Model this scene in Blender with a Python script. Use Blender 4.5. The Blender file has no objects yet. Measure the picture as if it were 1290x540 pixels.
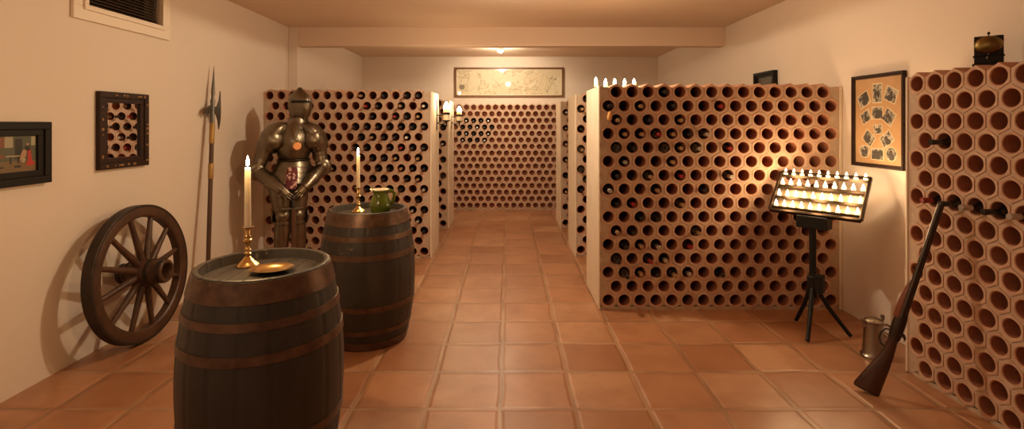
import bpy, bmesh, math, random
from mathutils import Vector, Matrix
random.seed(7)
C = bpy.context.scene.collection
sc = bpy.context.scene
PI = math.pi
F, HC, CX, CY = 645.0, 1.45, 640.0, 155.0       # focal length in pixels, eye height, vanishing point

# ------------------------------------------------------------------ materials
def mat(name, col, rough=0.6, metal=0.0, noise=None, bump=None, emit=None, coat=0.0, trans=0.0, ior=1.45, spec=0.5):
    m = bpy.data.materials.new(name); m.use_nodes = True
    nt = m.node_tree; b = nt.nodes['Principled BSDF']
    b.inputs['Base Color'].default_value = (*col, 1)
    b.inputs['Roughness'].default_value = rough
    b.inputs['Metallic'].default_value = metal
    b.inputs['Coat Weight'].default_value = coat
    b.inputs['Transmission Weight'].default_value = trans
    b.inputs['IOR'].default_value = ior
    b.inputs['Specular IOR Level'].default_value = spec
    if emit:
        b.inputs['Emission Color'].default_value = (*emit[0], 1)
        b.inputs['Emission Strength'].default_value = emit[1]
    if noise:                                   # (scale, colour2, contrast, [stretch])
        tc = nt.nodes.new('ShaderNodeTexCoord')
        mp = nt.nodes.new('ShaderNodeMapping')
        if len(noise) > 3: mp.inputs['Scale'].default_value = noise[3]
        nt.links.new(tc.outputs['Object'], mp.inputs['Vector'])
        n = nt.nodes.new('ShaderNodeTexNoise'); n.inputs['Scale'].default_value = noise[0]; n.inputs['Detail'].default_value = 5
        nt.links.new(mp.outputs['Vector'], n.inputs['Vector'])
        r = nt.nodes.new('ShaderNodeValToRGB')
        r.color_ramp.elements[0].position = .5 - noise[2]; r.color_ramp.elements[1].position = .5 + noise[2]
        r.color_ramp.elements[0].color = (*col, 1); r.color_ramp.elements[1].color = (*noise[1], 1)
        nt.links.new(n.outputs['Fac'], r.inputs['Fac']); nt.links.new(r.outputs['Color'], b.inputs['Base Color'])
    if bump:                                    # (scale, strength, distance)
        tc = nt.nodes.new('ShaderNodeTexCoord')
        n = nt.nodes.new('ShaderNodeTexNoise'); n.inputs['Scale'].default_value = bump[0]; n.inputs['Detail'].default_value = 6
        nt.links.new(tc.outputs['Object'], n.inputs['Vector'])
        bp = nt.nodes.new('ShaderNodeBump'); bp.inputs['Strength'].default_value = bump[1]; bp.inputs['Distance'].default_value = bump[2]
        nt.links.new(n.outputs['Fac'], bp.inputs['Height']); nt.links.new(bp.outputs['Normal'], b.inputs['Normal'])
    return m

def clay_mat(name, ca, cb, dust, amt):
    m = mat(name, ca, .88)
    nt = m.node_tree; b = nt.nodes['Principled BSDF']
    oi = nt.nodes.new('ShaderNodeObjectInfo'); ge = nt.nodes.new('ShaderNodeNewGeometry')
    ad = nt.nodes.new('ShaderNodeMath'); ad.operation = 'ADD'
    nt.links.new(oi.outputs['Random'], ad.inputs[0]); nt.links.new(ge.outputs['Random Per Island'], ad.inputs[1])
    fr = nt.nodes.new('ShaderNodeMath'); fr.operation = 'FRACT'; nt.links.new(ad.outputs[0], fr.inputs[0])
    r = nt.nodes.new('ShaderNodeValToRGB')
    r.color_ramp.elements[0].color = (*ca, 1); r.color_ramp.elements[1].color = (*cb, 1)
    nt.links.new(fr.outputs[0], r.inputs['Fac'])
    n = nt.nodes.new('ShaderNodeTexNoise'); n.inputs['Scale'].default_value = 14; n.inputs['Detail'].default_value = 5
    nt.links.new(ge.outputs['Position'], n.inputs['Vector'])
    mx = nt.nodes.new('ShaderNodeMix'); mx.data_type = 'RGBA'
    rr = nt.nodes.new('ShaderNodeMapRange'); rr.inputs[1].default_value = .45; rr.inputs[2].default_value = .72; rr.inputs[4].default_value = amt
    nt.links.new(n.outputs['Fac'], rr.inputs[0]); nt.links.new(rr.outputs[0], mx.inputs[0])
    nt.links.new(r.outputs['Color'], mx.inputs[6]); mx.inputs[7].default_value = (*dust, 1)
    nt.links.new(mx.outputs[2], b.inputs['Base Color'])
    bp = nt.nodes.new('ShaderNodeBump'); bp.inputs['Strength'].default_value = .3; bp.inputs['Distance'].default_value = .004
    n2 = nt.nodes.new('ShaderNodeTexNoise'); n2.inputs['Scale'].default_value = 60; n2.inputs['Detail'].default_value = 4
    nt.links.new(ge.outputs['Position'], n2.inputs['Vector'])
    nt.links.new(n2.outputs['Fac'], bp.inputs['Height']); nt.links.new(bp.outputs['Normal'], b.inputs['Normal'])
    return m

def floor_mat():
    m = mat('terracotta_floor', (.5, .25, .13), .45)
    nt = m.node_tree; b = nt.nodes['Principled BSDF']; N = nt.nodes.new; L = nt.links.new
    ge = N('ShaderNodeNewGeometry')
    wob = N('ShaderNodeTexNoise'); wob.inputs['Scale'].default_value = 3.0; wob.inputs['Detail'].default_value = 3
    L(ge.outputs['Position'], wob.inputs['Vector'])
    sub = N('ShaderNodeVectorMath'); sub.operation = 'SUBTRACT'; L(wob.outputs['Color'], sub.inputs[0]); sub.inputs[1].default_value = (.5, .5, .5)
    scl = N('ShaderNodeVectorMath'); scl.operation = 'SCALE'; L(sub.outputs[0], scl.inputs[0]); scl.inputs['Scale'].default_value = .034
    add = N('ShaderNodeVectorMath'); add.operation = 'ADD'; L(ge.outputs['Position'], add.inputs[0]); L(scl.outputs[0], add.inputs[1])
    off = N('ShaderNodeVectorMath'); off.operation = 'ADD'; L(add.outputs[0], off.inputs[0]); off.inputs[1].default_value = (.038 + .377 * 20, -2.598 + .384 * 20, 0)
    dv = N('ShaderNodeVectorMath'); dv.operation = 'DIVIDE'; L(off.outputs[0], dv.inputs[0]); dv.inputs[1].default_value = (.377, .384, 1)
    fr = N('ShaderNodeVectorMath'); fr.operation = 'FRACTION'; L(dv.outputs[0], fr.inputs[0])
    fl = N('ShaderNodeVectorMath'); fl.operation = 'FLOOR'; L(dv.outputs[0], fl.inputs[0])
    ctr = N('ShaderNodeVectorMath'); ctr.operation = 'SUBTRACT'; L(fr.outputs[0], ctr.inputs[0]); ctr.inputs[1].default_value = (.5, .5, 0)
    ab = N('ShaderNodeVectorMath'); ab.operation = 'ABSOLUTE'; L(ctr.outputs[0], ab.inputs[0])
    sp = N('ShaderNodeSeparateXYZ'); L(ab.outputs[0], sp.inputs[0])
    mxm = N('ShaderNodeMath'); mxm.operation = 'MAXIMUM'; L(sp.outputs[0], mxm.inputs[0]); L(sp.outputs[1], mxm.inputs[1])
    gr = N('ShaderNodeMapRange'); L(mxm.outputs[0], gr.inputs[0]); gr.inputs[1].default_value = .472; gr.inputs[2].default_value = .485   # 1 in grout
    sfl = N('ShaderNodeSeparateXYZ'); L(fl.outputs[0], sfl.inputs[0])
    cb = N('ShaderNodeCombineXYZ'); L(sfl.outputs[0], cb.inputs[0]); L(sfl.outputs[1], cb.inputs[1])
    wn = N('ShaderNodeTexWhiteNoise'); wn.noise_dimensions = '3D'; L(cb.outputs[0], wn.inputs['Vector'])
    ramp = N('ShaderNodeValToRGB'); L(wn.outputs['Value'], ramp.inputs['Fac'])
    e = ramp.color_ramp.elements; e[0].color = (.30, .125, .055, 1); e[1].color = (.45, .24, .13, 1)
    x = e.new(.35); x.color = (.38, .18, .09, 1); x = e.new(.7); x.color = (.395, .175, .082, 1)
    # wear on each tile: blotches whose place differs from tile to tile
    sc3 = N('ShaderNodeVectorMath'); sc3.operation = 'MULTIPLY_ADD'; L(wn.outputs['Color'], sc3.inputs[0]); sc3.inputs[1].default_value = (9, 9, 9); L(ge.outputs['Position'], sc3.inputs[2])
    n1 = N('ShaderNodeTexNoise'); n1.inputs['Scale'].default_value = 3.2; n1.inputs['Detail'].default_value = 7; n1.inputs['Roughness'].default_value = .6
    L(sc3.outputs[0], n1.inputs['Vector'])
    r2 = N('ShaderNodeMapRange'); r2.inputs[1].default_value = .42; r2.inputs[2].default_value = .66; r2.inputs[4].default_value = .65; L(n1.outputs['Fac'], r2.inputs[0])
    m1 = N('ShaderNodeMix'); m1.data_type = 'RGBA'; L(r2.outputs[0], m1.inputs[0]); L(ramp.outputs['Color'], m1.inputs[6]); m1.inputs[7].default_value = (.25, .095, .038, 1)
    m2 = N('ShaderNodeMix'); m2.data_type = 'RGBA'; L(gr.outputs[0], m2.inputs[0]); L(m1.outputs[2], m2.inputs[6]); gm_ = N('ShaderNodeMix'); gm_.data_type = 'RGBA'; gn = N('ShaderNodeTexNoise'); gn.inputs['Scale'].default_value = 2.3; L(ge.outputs['Position'], gn.inputs['Vector']); gmr = N('ShaderNodeMapRange'); gmr.inputs[1].default_value = .42; gmr.inputs[2].default_value = .58; L(gn.outputs['Fac'], gmr.inputs[0]); L(gmr.outputs[0], gm_.inputs[0]); gm_.inputs[6].default_value = (.37, .215, .12, 1); gm_.inputs[7].default_value = (.24, .115, .058, 1); L(gm_.outputs[2], m2.inputs[7])
    L(m2.outputs[2], b.inputs['Base Color'])
    edge = N('ShaderNodeMapRange'); edge.interpolation_type = 'SMOOTHSTEP'; L(mxm.outputs[0], edge.inputs[0]); edge.inputs[1].default_value = .43; edge.inputs[2].default_value = .48; edge.inputs[3].default_value = 1; edge.inputs[4].default_value = 0
    n3 = N('ShaderNodeTexNoise'); n3.inputs['Scale'].default_value = 7; n3.inputs['Detail'].default_value = 5; L(sc3.outputs[0], n3.inputs['Vector'])
    ma = N('ShaderNodeMath'); ma.operation = 'MULTIPLY_ADD'; L(n3.outputs['Fac'], ma.inputs[0]); ma.inputs[1].default_value = .5; L(edge.outputs[0], ma.inputs[2])
    bp = N('ShaderNodeBump'); bp.inputs['Strength'].default_value = .7; bp.inputs['Distance'].default_value = .008; L(ma.outputs[0], bp.inputs['Height'])
    L(bp.outputs['Normal'], b.inputs['Normal'])
    rg = N('ShaderNodeMapRange'); L(n1.outputs['Fac'], rg.inputs[0]); rg.inputs[3].default_value = .30; rg.inputs[4].default_value = .5; b.inputs['Coat Weight'].default_value = .45; b.inputs['Coat Roughness'].default_value = .3; L(rg.outputs[0], b.inputs['Roughness'])
    return m

WALL = mat('plaster_wall', (.69, .585, .49), .92, noise=(.9, (.73, .62, .52), .3), bump=(9, .08, .01))
CEIL = mat('plaster_ceiling', (.70, .54, .42), .92, bump=(6, .08, .01))
RPLAST = mat('rack_plaster', (.72, .60, .47), .9, noise=(6, (.66, .53, .40), .25), bump=(25, .25, .004))
MORTAR = mat('mortar', (.52, .385, .285), .95, noise=(30, (.42, .30, .21), .25), bump=(60, .5, .004))
CLAY = clay_mat('clay', (.42, .19, .105), (.50, .25, .15), (.58, .40, .29), .5)
FACE = clay_mat('dusty_clay_face', (.45, .265, .175), (.51, .32, .22), (.56, .40, .29), .8)
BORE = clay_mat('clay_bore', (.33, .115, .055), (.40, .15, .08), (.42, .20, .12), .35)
FLOOR = floor_mat()
WHITE = mat('white_paint', (.78, .67, .55), .5)
SLAT = mat('dark_slats', (.05, .028, .018), .5)
BLACK = mat('black_metal', (.010, .009, .008), .5, spec=.25)
IRON = mat('wrought_iron', (.02, .017, .015), .5, .6)
BLACKW = mat('black_frame_wood', (.012, .008, .006), .5, spec=.25)
DARKW = mat('dark_frame_wood', (.022, .012, .009), .5, spec=.25, noise=(20, (.045, .02, .012), .2, (1, 1, 6)))
BROWNW = mat('walnut_frame', (.20, .09, .036), .4, noise=(12, (.13, .055, .022), .2, (1, 6, 6)))
GILT = mat('worn_gilt', (.3, .16, .06), .4, .7)
STAVE = mat('stave_paint', (.025, .020, .017), .5, noise=(7, (.042, .033, .028), .22, (1, 1, .25)), bump=(28, .3, .003))
def scuffs(m):
    nt = m.node_tree; b = nt.nodes['Principled BSDF']; L = nt.links.new
    src = b.inputs['Base Color'].links[0].from_socket
    tc = nt.nodes.new('ShaderNodeTexCoord'); n = nt.nodes.new('ShaderNodeTexNoise'); n.inputs['Scale'].default_value = 34; n.inputs['Detail'].default_value = 2
    n2 = nt.nodes.new('ShaderNodeTexNoise'); n2.inputs['Scale'].default_value = 5
    L(tc.outputs['Object'], n.inputs['Vector']); L(tc.outputs['Object'], n2.inputs['Vector'])
    a = nt.nodes.new('ShaderNodeMath'); a.operation = 'MULTIPLY'; L(n.outputs['Fac'], a.inputs[0]); L(n2.outputs['Fac'], a.inputs[1])
    r = nt.nodes.new('ShaderNodeMapRange'); r.inputs[1].default_value = .43; r.inputs[2].default_value = .47; r.inputs[4].default_value = .7; L(a.outputs[0], r.inputs[0])
    x = nt.nodes.new('ShaderNodeMix'); x.data_type = 'RGBA'; L(r.outputs[0], x.inputs[0]); L(src, x.inputs[6]); x.inputs[7].default_value = (.16, .12, .085, 1)
    L(x.outputs[2], b.inputs['Base Color'])
scuffs(STAVE)
HEADM = mat('barrel_head', (.030, .025, .022), .5, noise=(9, (.055, .043, .036), .25, (6, .6, 1)), bump=(30, .2, .003))
HOOP = mat('rusty_hoop', (.15, .082, .05), .4, .45, noise=(22, (.075, .04, .026), .2), bump=(60, .3, .002))
WHEELW = mat('wheel_oak', (.095, .042, .019), .45, noise=(16, (.04, .018, .010), .25, (1, 1, 1)), bump=(45, .35, .003))
TYRE = mat('iron_tyre', (.055, .035, .025), .5, .5, noise=(18, (.03, .02, .016), .2))
BRASS = mat('brass', (.80, .56, .25), .24, 1.0, noise=(20, (.62, .40, .16), .25))
BRASSD = mat('old_brass', (.28, .18, .06), .38, 1.0, noise=(22, (.12, .085, .035), .2), bump=(40, .3, .004))
ARMOUR = mat('burnished_steel', (.25, .205, .15), .35, 1.0, noise=(6, (.16, .13, .092), .25), bump=(16, .05, .01))
MAIL = mat('dark_leather', (.03, .022, .016), .6)
BAND = mat('band_brass', (.42, .25, .07), .5, .5, noise=(25, (.32, .18, .05), .2))
SHAFT = mat('shaft_wood', (.06, .026, .014), .45, noise=(12, (.10, .045, .02), .2, (1, 1, .2)))
STEEL = mat('grey_steel', (.17, .145, .12), .5, 1.0, noise=(20, (.11, .1, .09), .2))
PEWTER = mat('pewter', (.36, .31, .25), .34, 1.0, noise=(10, (.25, .2, .16), .25), bump=(20, .06, .005))
GREEN = mat('green_glaze', (.115, .145, .010), .12, coat=.6, noise=(13, (.05, .075, .005), .25), bump=(18, .2, .004))
CREAM = mat('cream_glaze', (.75, .68, .52), .2, coat=.5)
WAX = mat('candle_wax', (.86, .76, .55), .45)
WAX.node_tree.nodes['Principled BSDF'].inputs['Subsurface Weight'].default_value = .35
WAX.node_tree.nodes['Principled BSDF'].inputs['Subsurface Radius'].default_value = (.03, .018, .008)
WAX.node_tree.nodes['Principled BSDF'].inputs['Subsurface Scale'].default_value = 1.0
WICK = mat('wick', (.02, .015, .01), .9)
FLAME = mat('flame', (1, .8, .4), .5, emit=((1, .78, .42), 60))
GLOWC = mat('lit_candle_bulb', (1, .9, .7), .4, emit=((1, .80, .48), 26))
VBULB = mat('votive_bulb', (1, .9, .7), .4, emit=((1, .78, .46), 16))
VCUP = mat('votive_cup', (.8, .7, .55), .15, .0, coat=.5, emit=((1, .62, .28), 1.6))
LAMP = mat('lamp_glass', (1, 1, 1), .4, emit=((1, .9, .7), 60))
GLASSB = mat('dark_bottle_glass', (.006, .0075, .005), .1, coat=.5)
CAPBLK = mat('black_capsule', (.014, .011, .010), .3, coat=.3)
CAPRED = mat('red_capsule', (.25, .012, .012), .35, coat=.3)
CAPTAN = mat('tan_capsule', (.36, .22, .115), .4, .3)
CAPSIL = mat('silver_capsule', (.55, .5, .44), .35, .8)
CORK = mat('cork_tag', (.6, .3, .1), .8)
COPPER = mat('copper_disc', (.62, .27, .11), .35, .6, bump=(90, .5, .002))
STOCK = mat('walnut_stock', (.065, .02, .011), .32, coat=.4, noise=(18, (.03, .01, .006), .25, (1, 1, .3)))
FOREW = mat('red_fore_end', (.22, .05, .018), .3, coat=.4, noise=(18, (.12, .03, .012), .25, (1, 1, .3)))
GUNM = mat('gun_steel', (.075, .062, .055), .3, 1.0)
MIRROR = mat('mirror_glass', (.86, .86, .86), .01, 1.0)
PARCH = mat('collage_mount', (.50, .30, .145), .6, noise=(7, (.40, .225, .10), .25))
RAIL = mat('bronze_rail', (.06, .04, .025), .3, .9)
PLATE = mat('dull_plate', (.34, .24, .15), .45, .9)

def cloth_red():
    m = mat('red_brocade', (.18, .01, .015), .6); nt = m.node_tree
    v = nt.nodes.new('ShaderNodeTexVoronoi'); v.inputs['Scale'].default_value = 55
    tc = nt.nodes.new('ShaderNodeTexCoord'); nt.links.new(tc.outputs['Object'], v.inputs['Vector'])
    r = nt.nodes.new('ShaderNodeValToRGB'); e = r.color_ramp.elements
    e[0].color = (.10, .006, .010, 1); e[0].position = .76; e[1].color = (.55, .32, .27, 1); e[1].position = .88
    sx = nt.nodes.new('ShaderNodeSeparateColor'); nt.links.new(v.outputs['Color'], sx.inputs[0])
    nt.links.new(sx.outputs[0], r.inputs['Fac']); nt.links.new(r.outputs['Color'], nt.nodes['Principled BSDF'].inputs['Base Color'])
    return m
BROCADE = cloth_red()

def map_mat():
    m = mat('old_map_paper', (.64, .55, .38), .55, coat=.6); nt = m.node_tree; L = nt.links.new
    tc = nt.nodes.new('ShaderNodeTexCoord')
    n = nt.nodes.new('ShaderNodeTexNoise'); n.inputs['Scale'].default_value = 2.6; n.inputs['Detail'].default_value = 12; n.inputs['Roughness'].default_value = .62
    L(tc.outputs['Object'], n.inputs['Vector'])
    r = nt.nodes.new('ShaderNodeValToRGB'); e = r.color_ramp.elements      # thin contour = coast lines
    e[0].position = .5; e[0].color = (.66, .57, .40, 1); e[1].position = .535; e[1].color = (.62, .52, .345, 1)
    x = e.new(.517); x.color = (.40, .31, .19, 1)
    L(n.outputs['Fac'], r.inputs['Fac'])
    n2 = nt.nodes.new('ShaderNodeTexNoise'); n2.inputs['Scale'].default_value = 60; n2.inputs['Detail'].default_value = 3
    L(tc.outputs['Object'], n2.inputs['Vector'])
    mr = nt.nodes.new('ShaderNodeMapRange'); mr.inputs[1].default_value = .5; mr.inputs[2].default_value = .72; mr.inputs[4].default_value = .55; L(n2.outputs['Fac'], mr.inputs[0])
    mx = nt.nodes.new('ShaderNodeMix'); mx.data_type = 'RGBA'; L(mr.outputs[0], mx.inputs[0]); L(r.outputs['Color'], mx.inputs[6]); mx.inputs[7].default_value = (.42, .34, .21, 1)
    L(mx.outputs[2], nt.nodes['Principled BSDF'].inputs['Base Color'])
    return m
MAPM = map_mat()

def print_mat(k):
    m = mat('old_print_%s' % 'abc'[k], (.2, .17, .13), .6); nt = m.node_tree; L = nt.links.new
    tc = nt.nodes.new('ShaderNodeTexCoord')
    n = nt.nodes.new('ShaderNodeTexNoise'); n.inputs['Scale'].default_value = 22 + 7 * k; n.inputs['Detail'].default_value = 5
    L(tc.outputs['Object'], n.inputs['Vector'])
    r = nt.nodes.new('ShaderNodeValToRGB'); e = r.color_ramp.elements
    e[0].position = .42; e[0].color = (.05, .042, .035, 1); e[1].position = .6; e[1].color = (.42, .36, .27, 1)
    L(n.outputs['Fac'], r.inputs['Fac']); L(r.outputs['Color'], nt.nodes['Principled BSDF'].inputs['Base Color'])
    return m
PRINTS = [print_mat(k) for k in range(3)]
PAPER = mat('print_border', (.62, .5, .33), .7)
INK = mat('print_ink', (.06, .048, .038), .7)

# ------------------------------------------------------------------ mesh helpers
class MB:
    def __init__(self): self.v, self.f, self.mi = [], [], []
    def add(self, vs, fs, mi=0):
        o = len(self.v); self.v += [tuple(p) for p in vs]
        self.f += [tuple(i + o for i in f) for f in fs]; self.mi += [mi] * len(fs); return self
    def box(self, x0, x1, y0, y1, z0, z1, mi=0, M=None):
        vs = [Vector(p) for p in ((x0,y0,z0),(x1,y0,z0),(x1,y1,z0),(x0,y1,z0),(x0,y0,z1),(x1,y0,z1),(x1,y1,z1),(x0,y1,z1))]
        if M: vs = [M @ p for p in vs]
        return self.add(vs, [(0,3,2,1),(4,5,6,7),(0,1,5,4),(1,2,6,5),(2,3,7,6),(3,0,4,7)], mi)
    def loft(self, rings, cap0=True, cap1=True, closed=True, mi=0):
        n = len(rings[0]); vs = [p for r in rings for p in r]; fs = []
        for i in range(len(rings) - 1):
            for j in range(n if closed else n - 1):
                k = (j + 1) % n
                fs.append((i*n+j, i*n+k, (i+1)*n+k, (i+1)*n+j))
        if cap0: fs.append(tuple(reversed(range(n))))
        if cap1: fs.append(tuple((len(rings)-1)*n + j for j in range(n)))
        return self.add(vs, fs, mi)
    def lathe(self, prof, seg=32, c=(0,0,0), M=None, mi=0, cap0=True, cap1=True):
        rings = []
        for r, z in prof:
            ring = [Vector((c[0] + max(r, 1e-4)*math.cos(2*PI*j/seg), c[1] + max(r, 1e-4)*math.sin(2*PI*j/seg), c[2] + z)) for j in range(seg)]
            rings.append([M @ p for p in ring] if M else ring)
        return self.loft(rings, cap0, cap1, mi=mi)
    def tube(self, pts, rad, seg=12, up=(0,0,1), mi=0, cap=True):
        """sweep an ellipse along pts; rad is a list of r or (ra, rb); ra lies along side = tangent x up"""
        pts = [Vector(p) for p in pts]; rings = []
        if not isinstance(rad, (list,)): rad = [rad]*len(pts)
        for i, p in enumerate(pts):
            t = (pts[min(i+1, len(pts)-1)] - pts[max(i-1, 0)]).normalized()
            s = t.cross(Vector(up))
            if s.length < 1e-4: s = t.cross(Vector((1, 0, 0)))
            s.normalize(); w = s.cross(t).normalized()
            ra, rb = rad[i] if isinstance(rad[i], tuple) else (rad[i], rad[i])
            rings.append([p + s*(ra*math.cos(2*PI*j/seg)) + w*(rb*math.sin(2*PI*j/seg)) for j in range(seg)])
        return self.loft(rings, cap, cap, mi=mi)
    def prism(self, poly, y0, y1, mi=0, M=None):
        """polygon in xz extruded along y"""
        n = len(poly); vs = [Vector((x, y0, z)) for x, z in poly] + [Vector((x, y1, z)) for x, z in poly]
        if M: vs = [M @ p for p in vs]
        fs = [tuple(range(n)), tuple(range(2*n-1, n-1, -1))] + [(j, j+n, (j+1) % n + n, (j+1) % n) for j in range(n)]
        return self.add(vs, fs, mi)
    def sphere(self, c, r, su=16, sv=10, M=None, mi=0, t0=0.0, t1=1.0):
        r = (r, r, r) if not isinstance(r, tuple) else r
        rings = []
        for i in range(sv + 1):
            a = PI*(t0 + (t1 - t0)*i/sv)
            ring = [Vector((c[0] + r[0]*max(math.sin(a), 1e-3)*math.cos(2*PI*j/su), c[1] + r[1]*max(math.sin(a), 1e-3)*math.sin(2*PI*j/su), c[2] + r[2]*math.cos(a))) for j in range(su)]
            rings.append([M @ p for p in ring] if M else ring)
        return self.loft(rings, mi=mi)
    def build(self, name, mats, parent=None, smooth=None, bevel=None, loc=None, rotz=None, label=None, subsurf=0):
        me = bpy.data.meshes.new(name); me.from_pydata(self.v, [], self.f)
        mats = mats if isinstance(mats, (list, tuple)) else [mats]
        for m in mats: me.materials.append(m)
        me.polygons.foreach_set('material_index', self.mi)
        bm = bmesh.new(); bm.from_mesh(me); bmesh.ops.recalc_face_normals(bm, faces=bm.faces); bm.to_mesh(me); bm.free()
        if smooth is not None:
            me.polygons.foreach_set('use_smooth', [True]*len(me.polygons))
            me.set_sharp_from_angle(angle=math.radians(smooth))
        me.update()
        o = bpy.data.objects.new(name, me); C.objects.link(o)
        if parent: o.parent = parent
        if loc: o.location = loc
        if rotz is not None: o.rotation_euler.z = rotz
        if bevel:
            b = o.modifiers.new('bevel', 'BEVEL'); b.width = bevel; b.segments = 2; b.limit_method = 'ANGLE'; b.angle_limit = math.radians(40)
        if subsurf:
            s = o.modifiers.new('subsurf', 'SUBSURF'); s.levels = subsurf; s.render_levels = subsurf
        if label: o['label'] = label
        return o

def tag(o, label, cat, group=None):
    o['label'] = label; o['category'] = cat
    if group: o['group'] = group
    return o
def thing(name, label, cat, loc=(0,0,0), rotz=0, group=None):
    o = bpy.data.objects.new(name, None); C.objects.link(o); o.empty_display_size = .1
    o.location = loc; o.rotation_euler = (0, 0, rotz)
    return tag(o, label, cat, group)
def struct(o): o['kind'] = 'structure'; return o
def dup(root, loc=None, rotz=None, label=None, group=None):
    r = root.copy(); C.objects.link(r)
    if loc is not None: r.location = loc
    if rotz is not None: r.rotation_euler = (0, 0, rotz)
    if label: r['label'] = label
    if group: r['group'] = group
    for ch in list(root.children):
        c = ch.copy(); C.objects.link(c); c.parent = r
        for g in ch.children:
            d = g.copy(); C.objects.link(d); d.parent = c
    return r
def light(name, loc, power, col=(1, .8, .55), r=.03, typ='POINT', parent=None, **kw):
    l = bpy.data.lights.new(name, typ); l.energy = power; l.color = col; l.shadow_soft_size = r
    for k, v in kw.items(): setattr(l, k, v)
    o = bpy.data.objects.new(name, l); C.objects.link(o); o.location = loc
    if parent: o.parent = parent
    return o
def interp(tab, z):
    for (a, *p), (b, *q) in zip(tab, tab[1:]):
        if a <= z <= b or b <= z <= a:
            t = (z - a)/(b - a) if b != a else 0
            return [x + (y - x)*t for x, y in zip(p, q)]
    return list(tab[-1][1:])
ORD = 'first second third fourth fifth sixth seventh eighth ninth tenth eleventh twelfth thirteenth fourteenth fifteenth sixteenth seventeenth eighteenth'.split()

# ------------------------------------------------------------------ the room
XL, XR, YB, YF, ZC = -2.63, 2.60, 8.88, -2.2, 2.60
struct(MB().box(XL-.2, XR+.2, YF-.2, YB+.2, -.1, 0).build('floor', FLOOR))
struct(MB().box(XL-.2, XR+.2, YF-.2, YB+.2, ZC, ZC+.1).build('ceiling', CEIL))
WY0, WY1, WZ0, WZ1 = 3.165, 3.865, 2.175, 2.44     # hole of the high window
lw = MB().box(XL-.2, XL, YF-.2, WY0, 0, ZC).box(XL-.2, XL, WY1, YB+.2, 0, ZC).box(XL-.2, XL, WY0, WY1, 0, WZ0).box(XL-.2, XL, WY0, WY1, WZ1, ZC)
struct(lw.build('wall_left', WALL))
struct(MB().box(XR, XR+.2, YF-.2, YB+.2, 0, ZC).build('wall_right', WALL))
struct(MB().box(XL-.2, XR+.2, YB, YB+.2, 0, ZC).build('wall_back', WALL))
struct(MB().box(XL-.2, XR+.2, YF-.2, YF, 0, ZC).build('wall_front', WALL))
struct(MB().box(XL, -2.52, 6.13, YB, 0, ZC).build('wall_left_rear', WALL, bevel=.006))
struct(MB().box(-2.52, XR, 6.13, 6.29, 2.373, ZC).build('ceiling_beam', CEIL, bevel=.006))

win = bpy.data.objects.new('window_1', None); C.objects.link(win); win.location = (XL, 3.515, 2.3); struct(win)
def ring_frame(mb, y0, y1, z0, z1, w, x0, x1):
    mb.box(x0, x1, y0, y1, z0, z0+w).box(x0, x1, y0, y1, z1-w, z1).box(x0, x1, y0, y0+w, z0+w, z1-w).box(x0, x1, y1-w, y1, z0+w, z1-w); return mb
ring_frame(MB(), -.44, .44, -.213, .225, .085, 0, .022).build('window_frame', WHITE, win, bevel=.004)
ring_frame(MB(), -.372, .372, -.15, .165, .032, 0, .036).build('window_sash', WHITE, win, bevel=.004)
sl = MB()
for k in range(13):
    z = -.118 + k*.021
    sl.box(-.05, -.012, -.34, .34, z, z+.006, M=Matrix.Translation((-.03, 0, z)) @ Matrix.Rotation(math.radians(32), 4, 'Y') @ Matrix.Translation((.03, 0, -z)))
sl.build('window_blind', SLAT, win)
MB().box(-.14, -.12, -.36, .36, -.14, .15).build('window_pane', mat('night_glass', (.012, .01, .009), .1), win)

# ------------------------------------------------------------------ clay racks
HOLE = .0428
def tube_geo(R, depth, back=None, seg=24):
    """one hexagonal clay tube, mouth at y=0"""
    hx = []
    for j in range(seg):
        a = 2*PI*j/seg + PI/2
        am = (a - PI/2) % (PI/3) - PI/6
        rr = R*math.cos(PI/6)/math.cos(am)
        hx.append((rr*math.cos(a), rr*math.sin(a)))
    ci = [(math.cos(2*PI*j/seg + PI/2), math.sin(2*PI*j/seg + PI/2)) for j in range(seg)]
    m = MB()
    ring = lambda pts, y, s=1: [Vector((x*s, y, z*s)) for x, z in pts]
    m.loft([ring(hx, depth), ring(hx, .003), ring(hx, 0, .975)], True, False, mi=0)
    m.loft([ring(hx, 0, .975), ring(ci, 0, HOLE+.004)], False, False, mi=1)
    m.loft([ring(ci, 0, HOLE+.004), ring(ci, .004, HOLE)], False, False, mi=0)
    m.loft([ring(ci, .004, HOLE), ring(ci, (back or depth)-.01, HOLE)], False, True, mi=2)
    return m
BOT = {}
def make_bottles():
    body = [(.0, .30), (.033, .30), (.0365, .296), (.037, .285), (.037, .125), (.0355, .112), (.030, .098), (.021, .086), (.0155, .076), (.0142, .06), (.0138, .03)]
    cap = [(.0145, .055), (.0146, .012), (.0155, .011), (.0155, .002), (.0135, 0), (.004, .0005)]
    M = Matrix.Rotation(-PI/2, 4, 'X')     # z -> +y ; the lip sits at y = 0, the base at y = .3
    for k, m in (('black', CAPBLK), ('red', CAPRED), ('tan', CAPTAN), ('silver', CAPSIL)):
        o = MB().lathe(body, 20, M=M).build('wine_bottle', GLASSB, smooth=40)
        MB().lathe(cap, 16, M=M).build('capsule', m, o, smooth=35, label='%s capsule' % k)
        BOT[k] = o; o['fresh'] = 1
make_bottles()
def bottle(kind, loc, rotz, label, group):
    b = BOT[kind]
    if b.get('fresh'):
        del b['fresh']; b.location = loc; b.rotation_euler = (0, 0, rotz)
        return tag(b, label, 'wine bottle', group)
    r = dup(b, loc, rotz, label, group); r['category'] = 'wine bottle'; return r

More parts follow.
